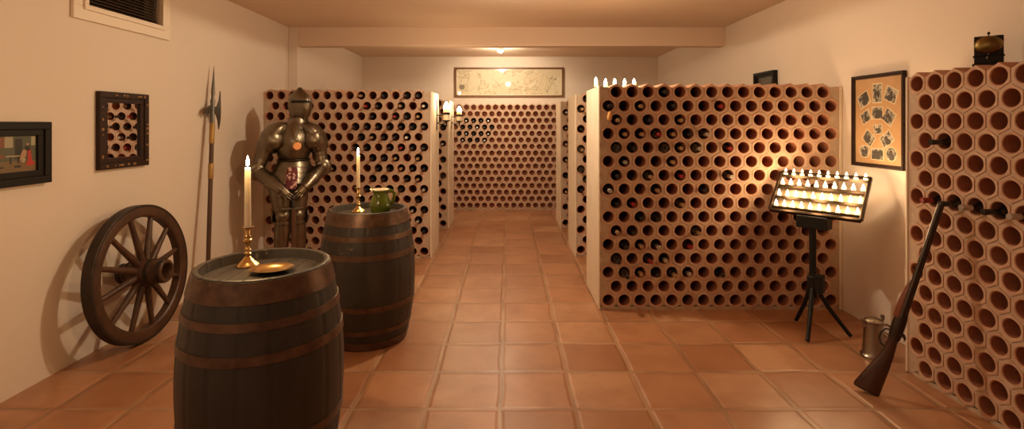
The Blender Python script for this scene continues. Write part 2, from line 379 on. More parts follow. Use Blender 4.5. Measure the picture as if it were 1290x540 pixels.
CAM = Vector((0, 0, HC))
def rack(label, loc, rotz, xo, xe, no, ne, p, z1, rh, xlo, xhi, tdepth, depth, panel_lo=None, panel_hi=None, rows=16, core_hi=None, limit=100, see=None, back=None, deep=()):
    root = thing('wine_rack', label, 'wine rack', loc, rotz)
    W = Matrix.Translation(loc) @ Matrix.Rotation(rotz, 4, 'Z')
    R = min(p - .008, rh/.866 - .006)/math.sqrt(3)
    holes = []
    mo = MB(); fa = .0035
    for r in range(rows):
        z = z1 - rh*r
        x0, n = (xo, no) if r % 2 == 0 else (xe, ne)
        for k in range(n):
            x = x0 + p*k; holes.append((r, k, x, z))
            out = [(0, 2/3*rh), (-p/2, rh/3), (-p/2, -rh/3), (0, -2/3*rh), (p/2, -rh/3), (p/2, rh/3)]
            inn = [(0, R), (-R*.866, R/2), (-R*.866, -R/2), (0, -R), (R*.866, -R/2), (R*.866, R/2)]
            vs = [Vector((x+a, fa, max(z+b, .0))) for a, b in out] + [Vector((x+a, fa, z+b)) for a, b in inn]
            fs = [(j, (j+1) % 6, (j+1) % 6 + 6, j+6) for j in range(6)]
            if r == 0: fs = fs[1:5]
            mo.add(vs, fs)
        xa, xb = x0 - p/2, x0 + p*(n-1) + p/2
        for xc, xe_, s in ((xlo, xa, 1), (xhi, xb, -1)):           # half-cell fillers at the ends of a row
            if abs(xe_ - xc) > p*.3:
                tip = xe_ - s*p/2
                mo.prism([(tip, z+2/3*rh - (.03 if r == 0 else 0)), (xe_, z+rh/3), (xe_, z-rh/3), (tip, max(0, z-2/3*rh))][::s], fa, tdepth)
    zt = z1 + R*.5
    a_lo = min(xo, xe) - p/2; a_hi = max(xo + p*(no-1), xe + p*(ne-1)) + p/2
    if a_lo - xlo > .002: mo.box(xlo, a_lo, .001, tdepth, 0, zt)
    if xhi - a_hi > .002: mo.box(a_hi, xhi, .001, tdepth, 0, zt)
    zb = holes[-1][3] - HOLE - .006
    mo.box(xlo, xhi, .006, tdepth*.9, 0, zb)
    mo.build('mortar', MORTAR, root)
    MB().box(xlo, core_hi or xhi, tdepth, depth, 0, zt).build('core', RPLAST, root)
    for nm, x0, x1 in (('end_panel', panel_lo, xlo), ('end_panel', xhi, panel_hi)):
        if x0 is not None and x1 is not None:
            MB().box(x0, x1, -.004, depth, 0, zt + .012).build('end_panel', RPLAST, root, bevel=.006)
    proto = {False: tube_geo(R, tdepth, back), True: tube_geo(R, tdepth)}
    t0 = {}; rest = MB()
    hs = sorted(holes, key=lambda h: ((see(h) if see else 0), (W @ Vector((h[2], 0, h[3])) - CAM).length))
    for i, (r, k, x, z) in enumerate(hs):
        if i < limit:
            dk = (r+1, k) in deep
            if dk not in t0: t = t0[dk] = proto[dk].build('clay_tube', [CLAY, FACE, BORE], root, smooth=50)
            else: t = t0[dk].copy(); C.objects.link(t)
            t.parent = root; t.location = (x, 0, z)
        else:
            pr = proto[(r+1, k) in deep]
            for v_, f_, i_ in ((pr.v, pr.f, pr.mi),):
                o_ = len(rest.v); rest.v += [(a+x, b, c+z) for a, b, c in v_]; rest.f += [tuple(q+o_ for q in f) for f in f_]; rest.mi += i_
    if rest.v:
        o = rest.build('clay_tubes', [CLAY, FACE, BORE], root, smooth=50); o['kind'] = 'stuff'
    return root, W, {(r, k): (x, z) for r, k, x, z in holes}

def fill(W, rotz, hol, spec, n_of, where, group, count, out=(.03, .11), wts=(5, 3, 1)):
    """spec: {row: [(k, kind or None)]}"""
    for r, ks in spec.items():
        for q in ks:
            k, kind = q if isinstance(q, tuple) else (q, None)
            if (r-1, k) not in hol: continue
            x, z = hol[(r-1, k)]
            kind = kind or random.choices(('black', 'tan', 'silver'), wts)[0]
            pr = random.uniform(*out)
            loc = W @ Vector((x, -pr, z - (HOLE - .0376)))
            h = count(r, k, n_of)
            bottle(kind, loc, rotz, '%s-capped dark wine bottle, %s row down, %s' % (kind, ORD[r-1], where % ORD[h]), group)

# R1: the big rack behind the candle stand
Y1 = HC*F/235
r1, W1, h1 = rack('large clay-tube wine rack behind the electric candle stand, right of the aisle', (0, Y1, 0), 0, .842, .780, 14, 15, .1236, 1.6925, .1079, .718, 2.575, .30, .62, panel_lo=.704, panel_hi=2.598)
red = 'red'
fill(W1, 0, h1, {1: [(3,'black')], 2: [0, (2,'tan'), 4, (7,red)], 3: [(0,'tan'), 2, (4,'tan')], 4: [(1,'tan'), (2,'tan'), (3,red), (4,'tan'), (5,'black'), (6,'silver')],
     5: [(0,'black'), (1,'black'), 3, (4,'tan'), (5,'silver'), (7,red)], 6: [(1,'silver'), (4,'tan')], 7: [(0,'black'), (2,'tan'), (4,red), (7,'silver')], 8: [(0,'silver'), (3,'tan'), 6],
     9: [(0,'black'), (1,red), (4,'tan')], 10: [2, (3,'black')], 11: [(0,'tan'), (1,'black'), (5,'tan')], 12: [(1,'black'), (2,'tan'), (3,'silver'), (5,red)],
     13: [(0,'black'), (2,red), (3,'silver')], 14: [(1,'black'), (2,'tan'), (3,'black'), (4,'tan'), (5,'silver'), (7,'black')]}, 15,
     '%s hole from aisle, rack behind candle stand', 'bottles in the rack behind the candle stand', lambda r, k, n: k)
# L1: the rack behind the armour
YL1 = HC*F/170
l1, WL1, hl1 = rack('large clay-tube wine rack behind the suit of armour, left of the aisle', (0, YL1, 0), 0, -2.565, -2.5035, 14, 14, .1232, 1.747, .1117, -2.627, -.840, .30, .58, panel_hi=-.822, see=lambda h: 0 if h[2] > -2.0 else 1)
fill(WL1, 0, hl1, {1: [(8,'tan'), 10, 12, 13], 2: [(8,red), 9, (11,'tan'), 13], 3: [9, (11,red), 12, 13], 4: [7, 8, 9, 10, 11, 12, 13], 5: [8, 9, 10, 11, 12], 6: [7, 8, 10, (11,red), 12, 13],
     7: [9, 10, (11,'tan'), 13], 8: [5, 9, 10, (11,'tan'), 12, 13], 9: [9, 10, 12, 13], 10: [8, 10, 11, 13], 11: [8, 10, 13], 12: [10, 12, 13], 13: [11, 13], 14: [13]}, 14,
     '%s hole from aisle, rack behind the armour', 'bottles in the rack behind the armour', lambda r, k, n: 13 - k, out=(.03, .085), wts=(9, 1, 1))
# RR: the rack on the right wall
YR = 2.921
rr, WR, hr = rack('tall clay-tube wine rack on the right wall behind the leaning shotgun', (2.33, YR, 0), -PI/2, 0, .061, 11, 11, .1221, 1.674, .1068, -.061, 1.343, .25, .268, panel_lo=-.078)
fill(WR, -PI/2, hr, {4: [(1,'black')], 7: [(1,red), (2,'black'), (3,'silver'), (4,'black'), (5,'silver')]}, 11, '%s hole from far end, rack behind shotgun', 'bottles in the rack behind the shotgun', lambda r, k, n: k, out=(.068, .078))
# R2, R3, L2: the racks further along the aisle
Y2 = HC*F/168
r2, W2, h2 = rack('second clay-tube wine rack along the right of the aisle', (0, Y2, 0), 0, .8558, .794, 4, 5, .1236, 1.715, .1095, .7455, 1.353, .30, .62, panel_lo=.726, core_hi=2.592, limit=64)
fill(W2, 0, h2, {1: [0, 1], 2: [0, 1], 3: [0], 4: [0, 1], 6: [0], 8: [0], 9: [0], 10: [0], 12: [1], 13: [0]}, 5, '%s hole from aisle, second rack right of aisle', 'bottles in the second rack right of the aisle', lambda r, k, n: k)
Y3 = HC*F/132
r3, W3, h3 = rack('third and farthest clay-tube wine rack along the right of the aisle', (0, Y3, 0), 0, .860, .799, 4, 5, .1236, 1.71, .1092, .737+.0, 1.356, .30, .62, panel_lo=.722, core_hi=2.592, limit=64)
fill(W3, 0, h3, {2: [0], 3: [0], 4: [0], 6: [0], 8: [0], 10: [0], 12: [0]}, 5, '%s hole from aisle, third rack right of aisle', 'bottles in the third rack right of the aisle', lambda r, k, n: k)
YL2 = HC*F/133
l2, WL2, hl2 = rack('second clay-tube wine rack along the left of the aisle, beyond the first sconce', (0, YL2, 0), 0, -1.324, -1.2625, 4, 4, .1232, 1.72, .1099, -1.3856, -.831, .30, .64, panel_hi=-.812, limit=64)
MB().box(-2.512, -1.3856, .3, .64, 0, 1.755).build('core', RPLAST, l2)
fill(WL2, 0, hl2, {3: [3], 4: [3], 6: [3], 8: [3], 10: [3], 11: [3]}, 4, '%s hole from aisle, second rack left of aisle', 'bottles in the second rack left of the aisle', lambda r, k, n: 3 - k)
# back rack
YBK = HC*F/109
HB = {3: [3, 4, 5, 6], 4: [2, 3, 4, 5, 6], 5: [2, 3, 4, 5, 6], 6: [2, 3, 4, 5]}
bk, WB, hb = rack('wide clay-tube wine rack across the far end under the framed map', (0, YBK, 0), 0, -1.066, -1.005, 18, 18, .1224, 1.713, .1094, -1.127, 1.1375, .28, .295, back=.11, deep={(r, k) for r, ks in HB.items() for k in ks})
for r, ks in HB.items():
    for i, k in enumerate(ks):
        x, z = hb[(r-1, k)]
        kind = ('black', 'silver')[(i + r) % 3 == 0]
        bottle(kind, WB @ Vector((x, -.04, z - (HOLE - .0376))), 0, '%s-capped dark wine bottle, %s row down, %s bottle from left, rack under map' % (kind, ORD[r-1], ORD[i]), 'bottles in the far rack under the map')
# tag hanging from the top corner bottle of R1
x, z = h1[(1, 0)]
tg = MB().lathe([(.002, .03), (.014, .012), (.02, -.02), (.016, -.04), (.002, -.045)], 14).build('hanging_cork', CORK, smooth=50, loc=(x + .004, Y1 - .03, z - HOLE - .028))
tag(tg, 'orange-brown cork tag hanging at the top corner hole by the aisle, under candles', 'cork')

# ------------------------------------------------------------------ barrels
BH, BR0, BR1 = .872, .256, .315
def bprof(z):
    t = 2*z/BH - 1
    return BR1 - (BR1 - BR0)*abs(t)**2.1
def make_barrel():
    root = thing('wine_barrel', '', 'barrel')
    NS, q = 18, 10; seg = NS*q
    groove = [1 - (.013 if j % q == 0 else 0) for j in range(seg)]
    def ring(r, z): return [Vector((r*groove[j]*math.cos(2*PI*j/seg), r*groove[j]*math.sin(2*PI*j/seg), z)) for j in range(seg)]
    zs = [i/24*BH for i in range(25)]
    rings = [ring(bprof(0) - .022, 0)] + [ring(bprof(z), z) for z in zs] + [ring(bprof(BH) - .006, BH+.003), ring(bprof(BH) - .02, BH), ring(bprof(BH) - .026, BH-.045)]
    MB().loft(rings, True, False).build('staves', STAVE, root, smooth=40)
    hd = MB(); rh = bprof(BH) - .024
    for k in range(7):                                              # head boards
        a, b = -rh + 2*rh*k/7, -rh + 2*rh*(k+1)/7
        n = 7; top = []
        xs = [a + .0012 + (b - a - .0024)*i/n for i in range(n+1)]
        up = [(x, math.sqrt(max(rh*rh - x*x, 0))) for x in xs]
        poly = up + [(x, -y) for x, y in reversed(up)]
        vs = [Vector((x, y, BH-.04)) for x, y in poly] + [Vector((x, y, BH-.06)) for x, y in poly]
        m = len(poly)
        hd.add(vs, [tuple(range(m)), tuple(range(2*m-1, m-1, -1))] + [(j, j+m, (j+1) % m + m, (j+1) % m) for j in range(m)])
    hd.lathe([(rh, BH-.058), (rh, BH-.065)], 40)
    hd.build('barrel_head', HEADM, root)
    for z0, z1 in ((.002, .055), (.108, .138), (.258, .292), (.582, .617), (.70, .731), (.79, .868)):
        n = 5; prof = [(bprof(z0) - .006, z0)] + [(bprof(z0 + (z1-z0)*i/n) + .004, z0 + (z1-z0)*i/n) for i in range(n+1)] + [(bprof(z1) - .006, z1)]
        h = MB().lathe(prof, 72, cap0=False, cap1=False)
        a = 0.9 + z0*3
        h.build('hoop', HOOP, root, smooth=30)
    return root
b1 = make_barrel(); b1.location = (-1.01, 2.12, 0)
b1['label'] = 'nearest dark wooden barrel with rusty hoops, brass candlestick and brass dish on top'; b1['group'] = 'wine barrels'
X2, Y2b = -.957, 3.5
b2 = dup(b1, (X2, Y2b, 0), 1.1, 'farther dark wooden barrel with rusty hoops, green jug and candlestick on top', 'wine barrels')
ZT = BH - .0388

# ------------------------------------------------------------------ candlesticks, candles, dish, jug
def candlestick(loc, label, s=1.0):
    t = thing('candlestick', label, 'candlestick', loc, 0, 'brass candlesticks on the barrels')
    MB().lathe([(.046*s, 0), (.047*s, .004), (.044*s, .008), (.034*s, .016), (.022*s, .027), (.013*s, .038), (.010*s, .042)], 32).build('base', BRASS, t, smooth=35)
    MB().lathe([(.010, .041), (.015, .046), (.0155, .053), (.010, .058), (.009, .064), (.014, .070), (.009, .076), (.0085, .09), (.0125, .1), (.019, .106), (.019, .111), (.012, .117), (.011, .122), (.014, .128), (.011, .134), (.0105, .16)], 24).build('stem', BRASS, t, smooth=40)
    MB().lathe([(.0105, .158), (.018, .161), (.026, .166), (.027, .168), (.0245, .168), (.0155, .163), (.015, .155)], 28, cap0=False).build('drip_pan', BRASS, t, smooth=40)
    return t
def flame_geo(z, s=1.0):
    return MB().lathe([(.001*s, z), (.0045*s, z+.004*s), (.0062*s, z+.011*s), (.0055*s, z+.02*s), (.003*s, z+.031*s), (.0005*s, z+.04*s)], 14)
def taper(loc, hgt, r, label, power):
    c = MB().lathe([(r*.98, 0), (r, .004), (r*.88, hgt-.01), (r*.8, hgt-.002), (r*.4, hgt-.004), (.001, hgt-.005)], 24).build('taper_candle', WAX, smooth=45, loc=loc)
    tag(c, label, 'candle', 'taper candles on the barrels')
    MB().tube([(0, 0, hgt-.005), (.001, 0, hgt+.006), (.002, 0, hgt+.011)], .0011, 6).build('wick', WICK, c)
    flame_geo(hgt+.004, 1.15).build('flame', FLAME, c, smooth=60)
    light('candle_light', (loc[0], loc[1], loc[2]+hgt+.035), power, (1, .62, .28), .02)
    return c
XC1, YC1 = -1.129, 2.22
candlestick((XC1, YC1, ZT), 'brass candlestick on the nearest barrel, beside the brass dish')
taper((XC1, YC1, ZT+.161), .265, .0135, 'tall lit ivory candle in the candlestick beside the brass dish', 14)
XC2, YC2 = -1.045, 3.57
candlestick((XC2, YC2, ZT), 'brass candlestick on the farther barrel, beside the green jug')
taper((XC2, YC2, ZT+.161), .235, .0125, 'lit ivory candle in the candlestick beside the green jug', 9)
ds = MB(); rings = []
for r, z in ((.03, 0), (.052, .001), (.06, .007), (.072, .012), (.086, .015), (.087, .0175), (.072, .0155), (.06, .011), (.05, .0045), (.02, .004)):
    rings.append([Vector((r*1.0*math.cos(2*PI*j/40), r*.84*math.sin(2*PI*j/40), z)) for j in range(40)])
dish = ds.loft(rings).build('brass_dish', BRASS, smooth=50, loc=(-.983, 2.13, ZT), rotz=.25)
tag(dish, 'shallow oval brass dish lying on the nearest barrel', 'dish')
jr = thing('jug', 'green glazed pottery jug with cream inside standing on the farther barrel', 'jug', (-.86, 3.455, ZT), 0)
prof = [(.05, 0), (.056, .004), (.068, .03), (.073, .055), (.070, .085), (.058, .115), (.049, .135), (.049, .15), (.056, .166)]
MB().lathe(prof, 36, cap1=False).build('body', GREEN, jr, smooth=60)
MB().lathe([(.056, .166), (.058, .172), (.054, .174), (.046, .15), (.05, .125), (.001, .1)], 36, cap0=False).build('rim', CREAM, jr, smooth=60, label='cream glazed rim and inside')
MB().tube([(-.052, 0, .158), (-.062, 0, .166), (-.072, 0, .174)], [(.02, .008), (.013, .006), (.004, .003)], 12).build('spout', CREAM, jr, smooth=60)
MB().tube([(.05, 0, .158), (.075, 0, .162), (.092, 0, .145), (.092, 0, .115), (.08, 0, .085), (.066, 0, .065)], [(.011, .006)]*6, 12, up=(0, 1, 0)).build('handle', GREEN, jr, smooth=60)

# ------------------------------------------------------------------ wagon wheel
def make_wheel():
    t = thing('wagon_wheel', 'old spoked wooden wagon wheel leaning against the left wall', 'wheel')
    # built flat: axis = local z, then stood up
    R = .443
    MB().lathe([(R-.012, -.031), (R, -.033), (R+.006, -.03), (R+.006, .03), (R, .033), (R-.012, .031)], 96, cap0=False, cap1=False).build('iron_tyre', TYRE, t, smooth=40)
    seg = 96; rim = MB(); rings = []
    for r, z in ((R-.006, -.03), (R-.006, .03), (R-.02, .034), (R-.065, .032), (R-.074, .024), (R-.074, -.024), (R-.065, -.032), (R-.02, -.034), (R-.006, -.03)):
        rings.append([Vector(((r - (0.003 if j % 16 == 3 and abs(z) > .03 else 0))*math.cos(2*PI*j/seg), r*math.sin(2*PI*j/seg), z - (.004*(1 if z > 0 else -1) if j % 16 == 3 else 0))) for j in range(seg)])
    rim.loft(rings, False, False).build('rim', WHEELW, t, smooth=35)
    for k in range(12):
        a = 2*PI*(k + .35)/12
        d = Vector((math.cos(a), math.sin(a), 0)); s = []
        for u, (ra, rb) in ((.06, (.017, .021)), (.12, (.0235, .022)), (.2, (.021, .02)), (.3, (.017, .0175)), (.385, (.0165, .016))):
            s.append((d*u + Vector((0, 0, .03*(1-u/.385))), (ra, rb)))
        MB().tube([p for p, _ in s], [r for _, r in s], 10, up=(0, 0, 1)).build('spoke', WHEELW, t, smooth=40)
    hub = MB().lathe([(.03, -.135), (.055, -.137), (.062, -.132), (.064, -.09), (.076, -.06), (.088, -.03), (.092, .02), (.089, .055), (.080, .085), (.076, .12), (.074, .172), (.068, .177), (.054, .177), (.051, .172), (.046, .09), (.001, .088)], 40)
    hub.build('hub', WHEELW, t, smooth=35)
    for z, r in ((-.112, .064), (.15, .0752), (.078, .0825), (-.052, .0795)):
        MB().lathe([(r-.003, z-.013), (r+.003, z-.012), (r+.003, z+.012), (r-.003, z+.013)], 36, cap0=False, cap1=False).build('hub_band', TYRE, t, smooth=30)
    return t
wh = make_wheel()
lean = math.radians(4.0)
wh.rotation_euler = (0, PI/2 - lean, 0)
wh.location = (-2.455, 3.425, .449*math.cos(lean) + .031*math.sin(lean) + .001)

# ------------------------------------------------------------------ halberd
ht = thing('halberd', 'tall halberd with steel axe head and brass bands leaning against the left wall', 'halberd', (-2.475, 4.21, 0))
top = Vector((-2.585, 4.50, 1.955)); base = Vector((-2.475, 4.21, 0)); ax = (top - base); LN = ax.length
q = ax.to_track_quat('Z', 'Y'); ht.rotation_mode = 'QUATERNION'
# blade plane: seen broadside from the room, so local x lies along the wall towards +Y
zx = ax.normalized(); xx = Vector((.12, 1, 0)); xx = (xx - zx*xx.dot(zx)).normalized(); yx = zx.cross(xx)
ht.rotation_quaternion = Matrix((xx, yx, zx)).transposed().to_quaternion()
z_s = LN - .56
MB().lathe([(.014, .0), (.0175, .02), (.0175, z_s + .02)], 12).build('shaft', SHAFT, ht, smooth=40)
for a, b in ((z_s-.13, z_s+.05), (.99, 1.12)):
    MB().lathe([(.0185, a), (.0205, a+.004), (.0205, b-.004), (.0185, b)], 14).build('brass_band', BAND, ht, smooth=30)
MB().lathe([(.019, z_s+.04), (.016, z_s+.2), (.02, z_s+.24), (.012, z_s+.28), (.017, z_s+.31), (.011, z_s+.40), (.0015, LN)], 8).build('spike', STEEL, ht, smooth=25)
zc = z_s + .16
bl = MB().prism([(.01, zc+.035), (.05, zc+.045), (.075, zc+.10), (.088, zc+.19), (.098, zc+.10), (.103, zc), (.098, zc-.09), (.082, zc-.155), (.068, zc-.08), (.045, zc-.03), (.01, zc-.025)], -.004, .004)
bl.build('axe_blade', STEEL, ht)
MB().prism([(-.01, zc+.05), (-.045, zc+.035), (-.085, zc+.005), (-.105, zc-.05), (-.08, zc-.032), (-.055, zc-.055), (-.045, zc-.03), (-.01, zc-.03)], -.004, .004).build('beak', STEEL, ht)

# ------------------------------------------------------------------ pictures and mirror on the walls
def wall_frame(name, label, cat, side, y0, y1, z0, z1, w, d, m, tilt=0.0):
    """frame hung on a side wall; local x runs along the wall (+Y world), local y points into the wall"""
    X = XL if side < 0 else XR
    t = thing(name, label, cat, (X, (y0+y1)/2, (z0+z1)/2))
    hw, hh = (y1-y0)/2, (z1-z0)/2
    g = MB(); s = -side
    def bar(a0, a1, b0, b1, x0, x1): g.box(min(s*x0, s*x1), max(s*x0, s*x1), a0, a1, b0, b1)
    for x0, x1, o, i in ((.002, d, 0, w*.55), (.002, d*.72, w*.55, w)):
        bar(-hw+o, hw-o, -hh+o, -hh+i, x0, x1); bar(-hw+o, hw-o, hh-i, hh-o, x0, x1)
        bar(-hw+o, -hw+i, -hh+i, hh-i, x0, x1); bar(hw-i, hw-o, -hh+i, hh-i, x0, x1)
    g.build('frame', m, t, bevel=.003)
    return t, hw - w, hh - w, s
# small painting at the left edge
t, iw, ih, s = wall_frame('framed_painting', 'small painting of a room with a red dress, thick black frame, by the left edge', 'painting', -1, 2.55, 2.915, 1.115, 1.457, .075, .035, BLACKW)
pc = MB(); colr = [mat('paint_' + n, c, .45, coat=.3) for n, c in (('floor', (.17, .105, .045)), ('wall', (.085, .085, .05)), ('pale', (.34, .29, .18)), ('dark', (.025, .02, .016)), ('red', (.42, .03, .018)), ('skin', (.38, .22, .13)), ('rust', (.2, .07, .03)))]
pc.box(.010, .012, -iw, iw, -ih, ih, 3)
def pq(u0, u1, v0, v1, mi, lay=0):      # u: 0 left .. 1 right in view, v: 0 bottom .. 1 top; as seen facing the left wall, right = +Y
    pc.box(.012, .0124 + lay*.0003, -iw + 2*iw*u0, -iw + 2*iw*u1, -ih + 2*ih*v0, -ih + 2*ih*v1, mi)
pq(0, 1, 0, .3, 0); pq(0, 1, .3, 1, 1); pq(.0, .17, .68, .97, 6, 1); pq(.17, .38, .68, .98, 2, 1); pq(.43, .62, .36, .92, 3, 1); pq(.86, .98, .72, .98, 2, 1)
pq(.2, .55, .42, .46, 2, 2); pq(.3, .34, .22, .43, 3, 2); pq(.5, .54, .24, .43, 3, 2); pq(.02, .15, .38, .5, 6, 2); pq(.03, .14, .12, .17, 3, 2); pq(.42, .58, .12, .18, 3, 2)
def poly(pts, mi, lay):
    vs = [(.0124 + lay*.0003, -iw + 2*iw*u, -ih + 2*ih*v) for u, v in pts]; pc.add(vs, [tuple(range(len(vs)))], mi)
poly([(.55, .3), (.72, .42), (.75, .62), (.63, .6), (.57, .45)], 5, 3); poly([(.58, .28), (.66, .24), (.72, .34), (.64, .42)], 2, 4)
poly([(.76, .6), (.84, .6), (.88, .3), (.96, .2), (.85, .14), (.7, .18), (.76, .28)], 4, 5); poly([(.68, .66), (.76, .8), (.84, .7), (.82, .58), (.72, .58)], 3, 5); poly([(.73, .72), (.79, .72), (.79, .79), (.73, .79)], 5, 6)
pc.build('canvas', colr, t)
# mirror
t, iw, ih, s = wall_frame('wall_mirror', 'upright mirror in a carved dark painted frame on the left wall above the wheel', 'mirror', -1, 3.262, 3.705, 1.148, 1.655, .072, .034, DARKW)
MB().box(.006, .010, -iw-.004, iw+.004, -ih-.004, ih+.004).build('mirror_glass', MIRROR, t)
hw, hh = iw + .072, ih + .072
for i in range(30):                       # carved studs round the frame
    side = i % 4; u = random.uniform(-1, 1)
    y, z = {0: (u*(hw-.03), hh-.02), 1: (u*(hw-.03), -hh+.02), 2: (hw-.02, u*(hh-.03)), 3: (-hw+.02, u*(hh-.03))}[side]
    MB().sphere((.034, y, z), (.004, random.uniform(.006, .012), random.uniform(.005, .010)), 8, 6).build('carved_ornament', GILT, t, smooth=60)
# collage of old photographs on the right wall
t, iw, ih, s = wall_frame('framed_photo_collage', 'framed arch of old photographs on tan mount on the right wall', 'picture', 1, 3.335, 3.838, 1.137, 1.795, .026, .03, DARKW)
MB().box(-.012, -.009, -iw, iw, -ih, ih).build('mount', PARCH, t)
def cprint(px, py, w, h, rot, oval, k):
    u, v = (px - 45)/(272 - 45), (py - 70)/(485 - 70)
    y, z = iw - 2*iw*u, ih - 2*ih*v              # facing the right wall, photo-left is the far side (+Y)
    n = 28 if oval else 4; g = MB()
    pts = [(w*math.cos(2*PI*j/n), h*math.sin(2*PI*j/n)) for j in range(n)] if oval else [(-w, -h), (w, -h), (w, h), (-w, h)]
    for sc_, x, mi in ((1.0, -.0125, 0), (.88, -.0132, 1)):
        vs = []
        for a, b in pts:
            a, b = a*sc_, b*sc_; c_, s_ = math.cos(rot), math.sin(rot)
            vs.append((x, y - (a*c_ - b*s_), z + a*s_ + b*c_))
        vs += [(p[0] + .004, p[1], p[2]) for p in vs]
        g.add(vs, [tuple(range(n)), tuple(range(2*n-1, n-1, -1))] + [(j, j+n, (j+1) % n + n, (j+1) % n) for j in range(n)], mi)
    for hx, hy, rx, rz in (((0, .2, .3, .34), (0, -.45, .5, .45)) if k != 1 else ((-.25, .0, .35, .3), (.3, -.1, .3, .42))):     # sitter or group, dark shapes
        a, b = hx*w, hy*h; c_, s_ = math.cos(rot), math.sin(rot)
        g.sphere((-.0132, y - (a*c_ - b*s_), z + a*s_ + b*c_), (.0008, rx*w, rz*h), 12, 6, mi=2)
    g.build('photo_print', [PAPER, PRINTS[k], INK], t)
for a in ((90, 172, .058, .05, .45, 0, 0), (157, 145, .047, .07, 0, 0, 1), (222, 157, .058, .05, -.4, 0, 2), (100, 257, .05, .042, .5, 0, 2), (158, 240, .055, .045, 0, 0, 0), (213, 260, .05, .05, -.6, 0, 1),
          (160, 318, .042, .034, .1, 0, 1), (115, 362, .055, .045, -.65, 0, 0), (203, 364, .055, .045, .6, 0, 2), (93, 428, .056, .046, 0, 1, 1), (158, 437, .062, .042, 0, 0, 0), (224, 432, .05, .05, .2, 1, 2)):
    cprint(*a)
# small dark picture low behind the right rack
t, iw, ih, s = wall_frame('small_black_frame', 'small black picture frame on the right wall just above the big rack', 'picture', 1, 4.93, 5.33, 1.60, 1.963, .05, .05, BLACKW)
MB().box(-.02, -.012, -iw, iw, -ih, ih).build('picture_glass', mat('dark_glass_picture', (.03, .022, .018), .15, noise=(12, (.09, .06, .045), .15)), t)
# long map above the far rack
mp = thing('framed_map', 'long framed antique map on the far wall above the racks', 'map', ((.963-.925)/2, YB, 2.155))
hw, hh, w = .945, .258, .035
g = MB()
for x0, x1, z0, z1 in ((-hw, hw, -hh, -hh+w), (-hw, hw, hh-w, hh), (-hw, -hw+w, -hh+w, hh-w), (hw-w, hw, -hh+w, hh-w)): g.box(x0, x1, -.03, -.002, z0, z1)
g.build('frame', BROWNW, mp, bevel=.005)
g = MB()
for x0, x1, z0, z1 in ((-hw+w, hw-w, -hh+w, -hh+w+.012), (-hw+w, hw-w, hh-w-.012, hh-w), (-hw+w, -hw+w+.012, -hh+w, hh-w), (hw-w-.012, hw-w, -hh+w, hh-w)): g.box(x0, x1, -.02, -.004, z0, z1)
g.build('inner_border', CREAM, mp)
MB().box(-hw+w, hw-w, -.012, -.004, -hh+w, hh-w).build('map_sheet', MAPM, mp)
ink = MB(); ink_m = mat('map_ink', (.22, .18, .12), .7)
def line(pts, wd=.004):
    for (a, b), (c, d) in zip(pts, pts[1:]):
        dv = Vector((c-a, 0, d-b)); nrm = Vector((-dv.z, 0, dv.x)).normalized()*wd/2
        ink.add([(a+nrm.x, -.0125, b+nrm.z), (c+nrm.x, -.0125, d+nrm.z), (c-nrm.x, -.0125, d-nrm.z), (a-nrm.x, -.0125, b-nrm.z)], [(0, 1, 2, 3)])
Zz = lambda x, y: ((x - 645)/545*.905*1.0, (200 - y)/145*.235)
line([Zz(640, 320), Zz(650, 275), Zz(720, 268), Zz(800, 282), Zz(900, 275), Zz(905, 290), Zz(960, 250), Zz(985, 170), Zz(1000, 110)])
line([Zz(1030, 120), Zz(1060, 180), Zz(1085, 215), Zz(1075, 250), Zz(1035, 300)], .006); line([Zz(1085, 215), Zz(1130, 245), Zz(1140, 310)]); line([Zz(1030, 235), Zz(1020, 265), Zz(1045, 300), Zz(1085, 275)])
line([Zz(470, 150), Zz(520, 190), Zz(545, 240), Zz(580, 290)], .003); line([Zz(190, 310), Zz(230, 290), Zz(290, 262), Zz(310, 230)], .003)
for x, y in ((1080, 158), (1128, 165)): ink.sphere((Zz(x, y)[0], -.0125, Zz(x, y)[1]), (.016, .0004, .013), 10, 6)
ink.sphere((Zz(152, 250)[0], -.0125, Zz(152, 250)[1]), (.05, .0004, .045), 16, 8)
ink.build('map_drawing', ink_m, mp)

# ------------------------------------------------------------------ suit of armour
AX, AY = -2.115, 5.0
arm = thing('suit_of_armour', 'standing suit of plate armour with closed helmet and hands folded in front', 'suit of armour', (AX, AY, 0), math.radians(24))
def er(cx, cy, z, rx, ry, n=28, keel=0.0, a0=0.0, a1=2*PI, tilt=0.0, closed=True):
    """horizontal elliptical ring; front is -y; keel pulls a ridge out on the front"""
    ring = []
    for j in range(n):
        a = a0 + (a1-a0)*j/(n if closed else n-1)
        x, y = math.sin(a), -math.cos(a)
        k = 1 + keel*max(0, math.cos(a))**6
        ring.append(Vector((cx + rx*x, cy + ry*y*k, z + tilt*ry*y)))
    return ring
def build_a(mb, name, m=None, parent=None, sm=40, label=None):
    return mb.build(name, m or ARMOUR, parent or arm, smooth=sm, label=label)
HX = .075
HS = .94
def hz(cx=HX, off=0.0, z0=None, z1=None, n=14, partial=None):
    tab = [(1.465, .070, .078, 0), (1.50, .078, .097, 0), (1.54, .092, .120, 0), (1.59, .104, .134, .0), (1.64, .109, .134, 0), (1.69, .102, .124, 0), (1.73, .083, .10, 0), (1.76, .054, .066, 0), (1.782, .023, .03, 0), (1.797, .004, .006, 0)]
    rings = []
    for i in range(n+1):
        z = z0 + (z1-z0)*i/n; rx, ry, _ = interp(tab, z)
        if partial: rx *= HS; ry *= HS; rings.append(er(cx, 0, z, rx+off, ry+off, 26, .28, -partial, partial, closed=False))
        else: rings.append(er(cx, 0, z, rx*HS+off, ry*HS+off, 32, .22))
    return rings
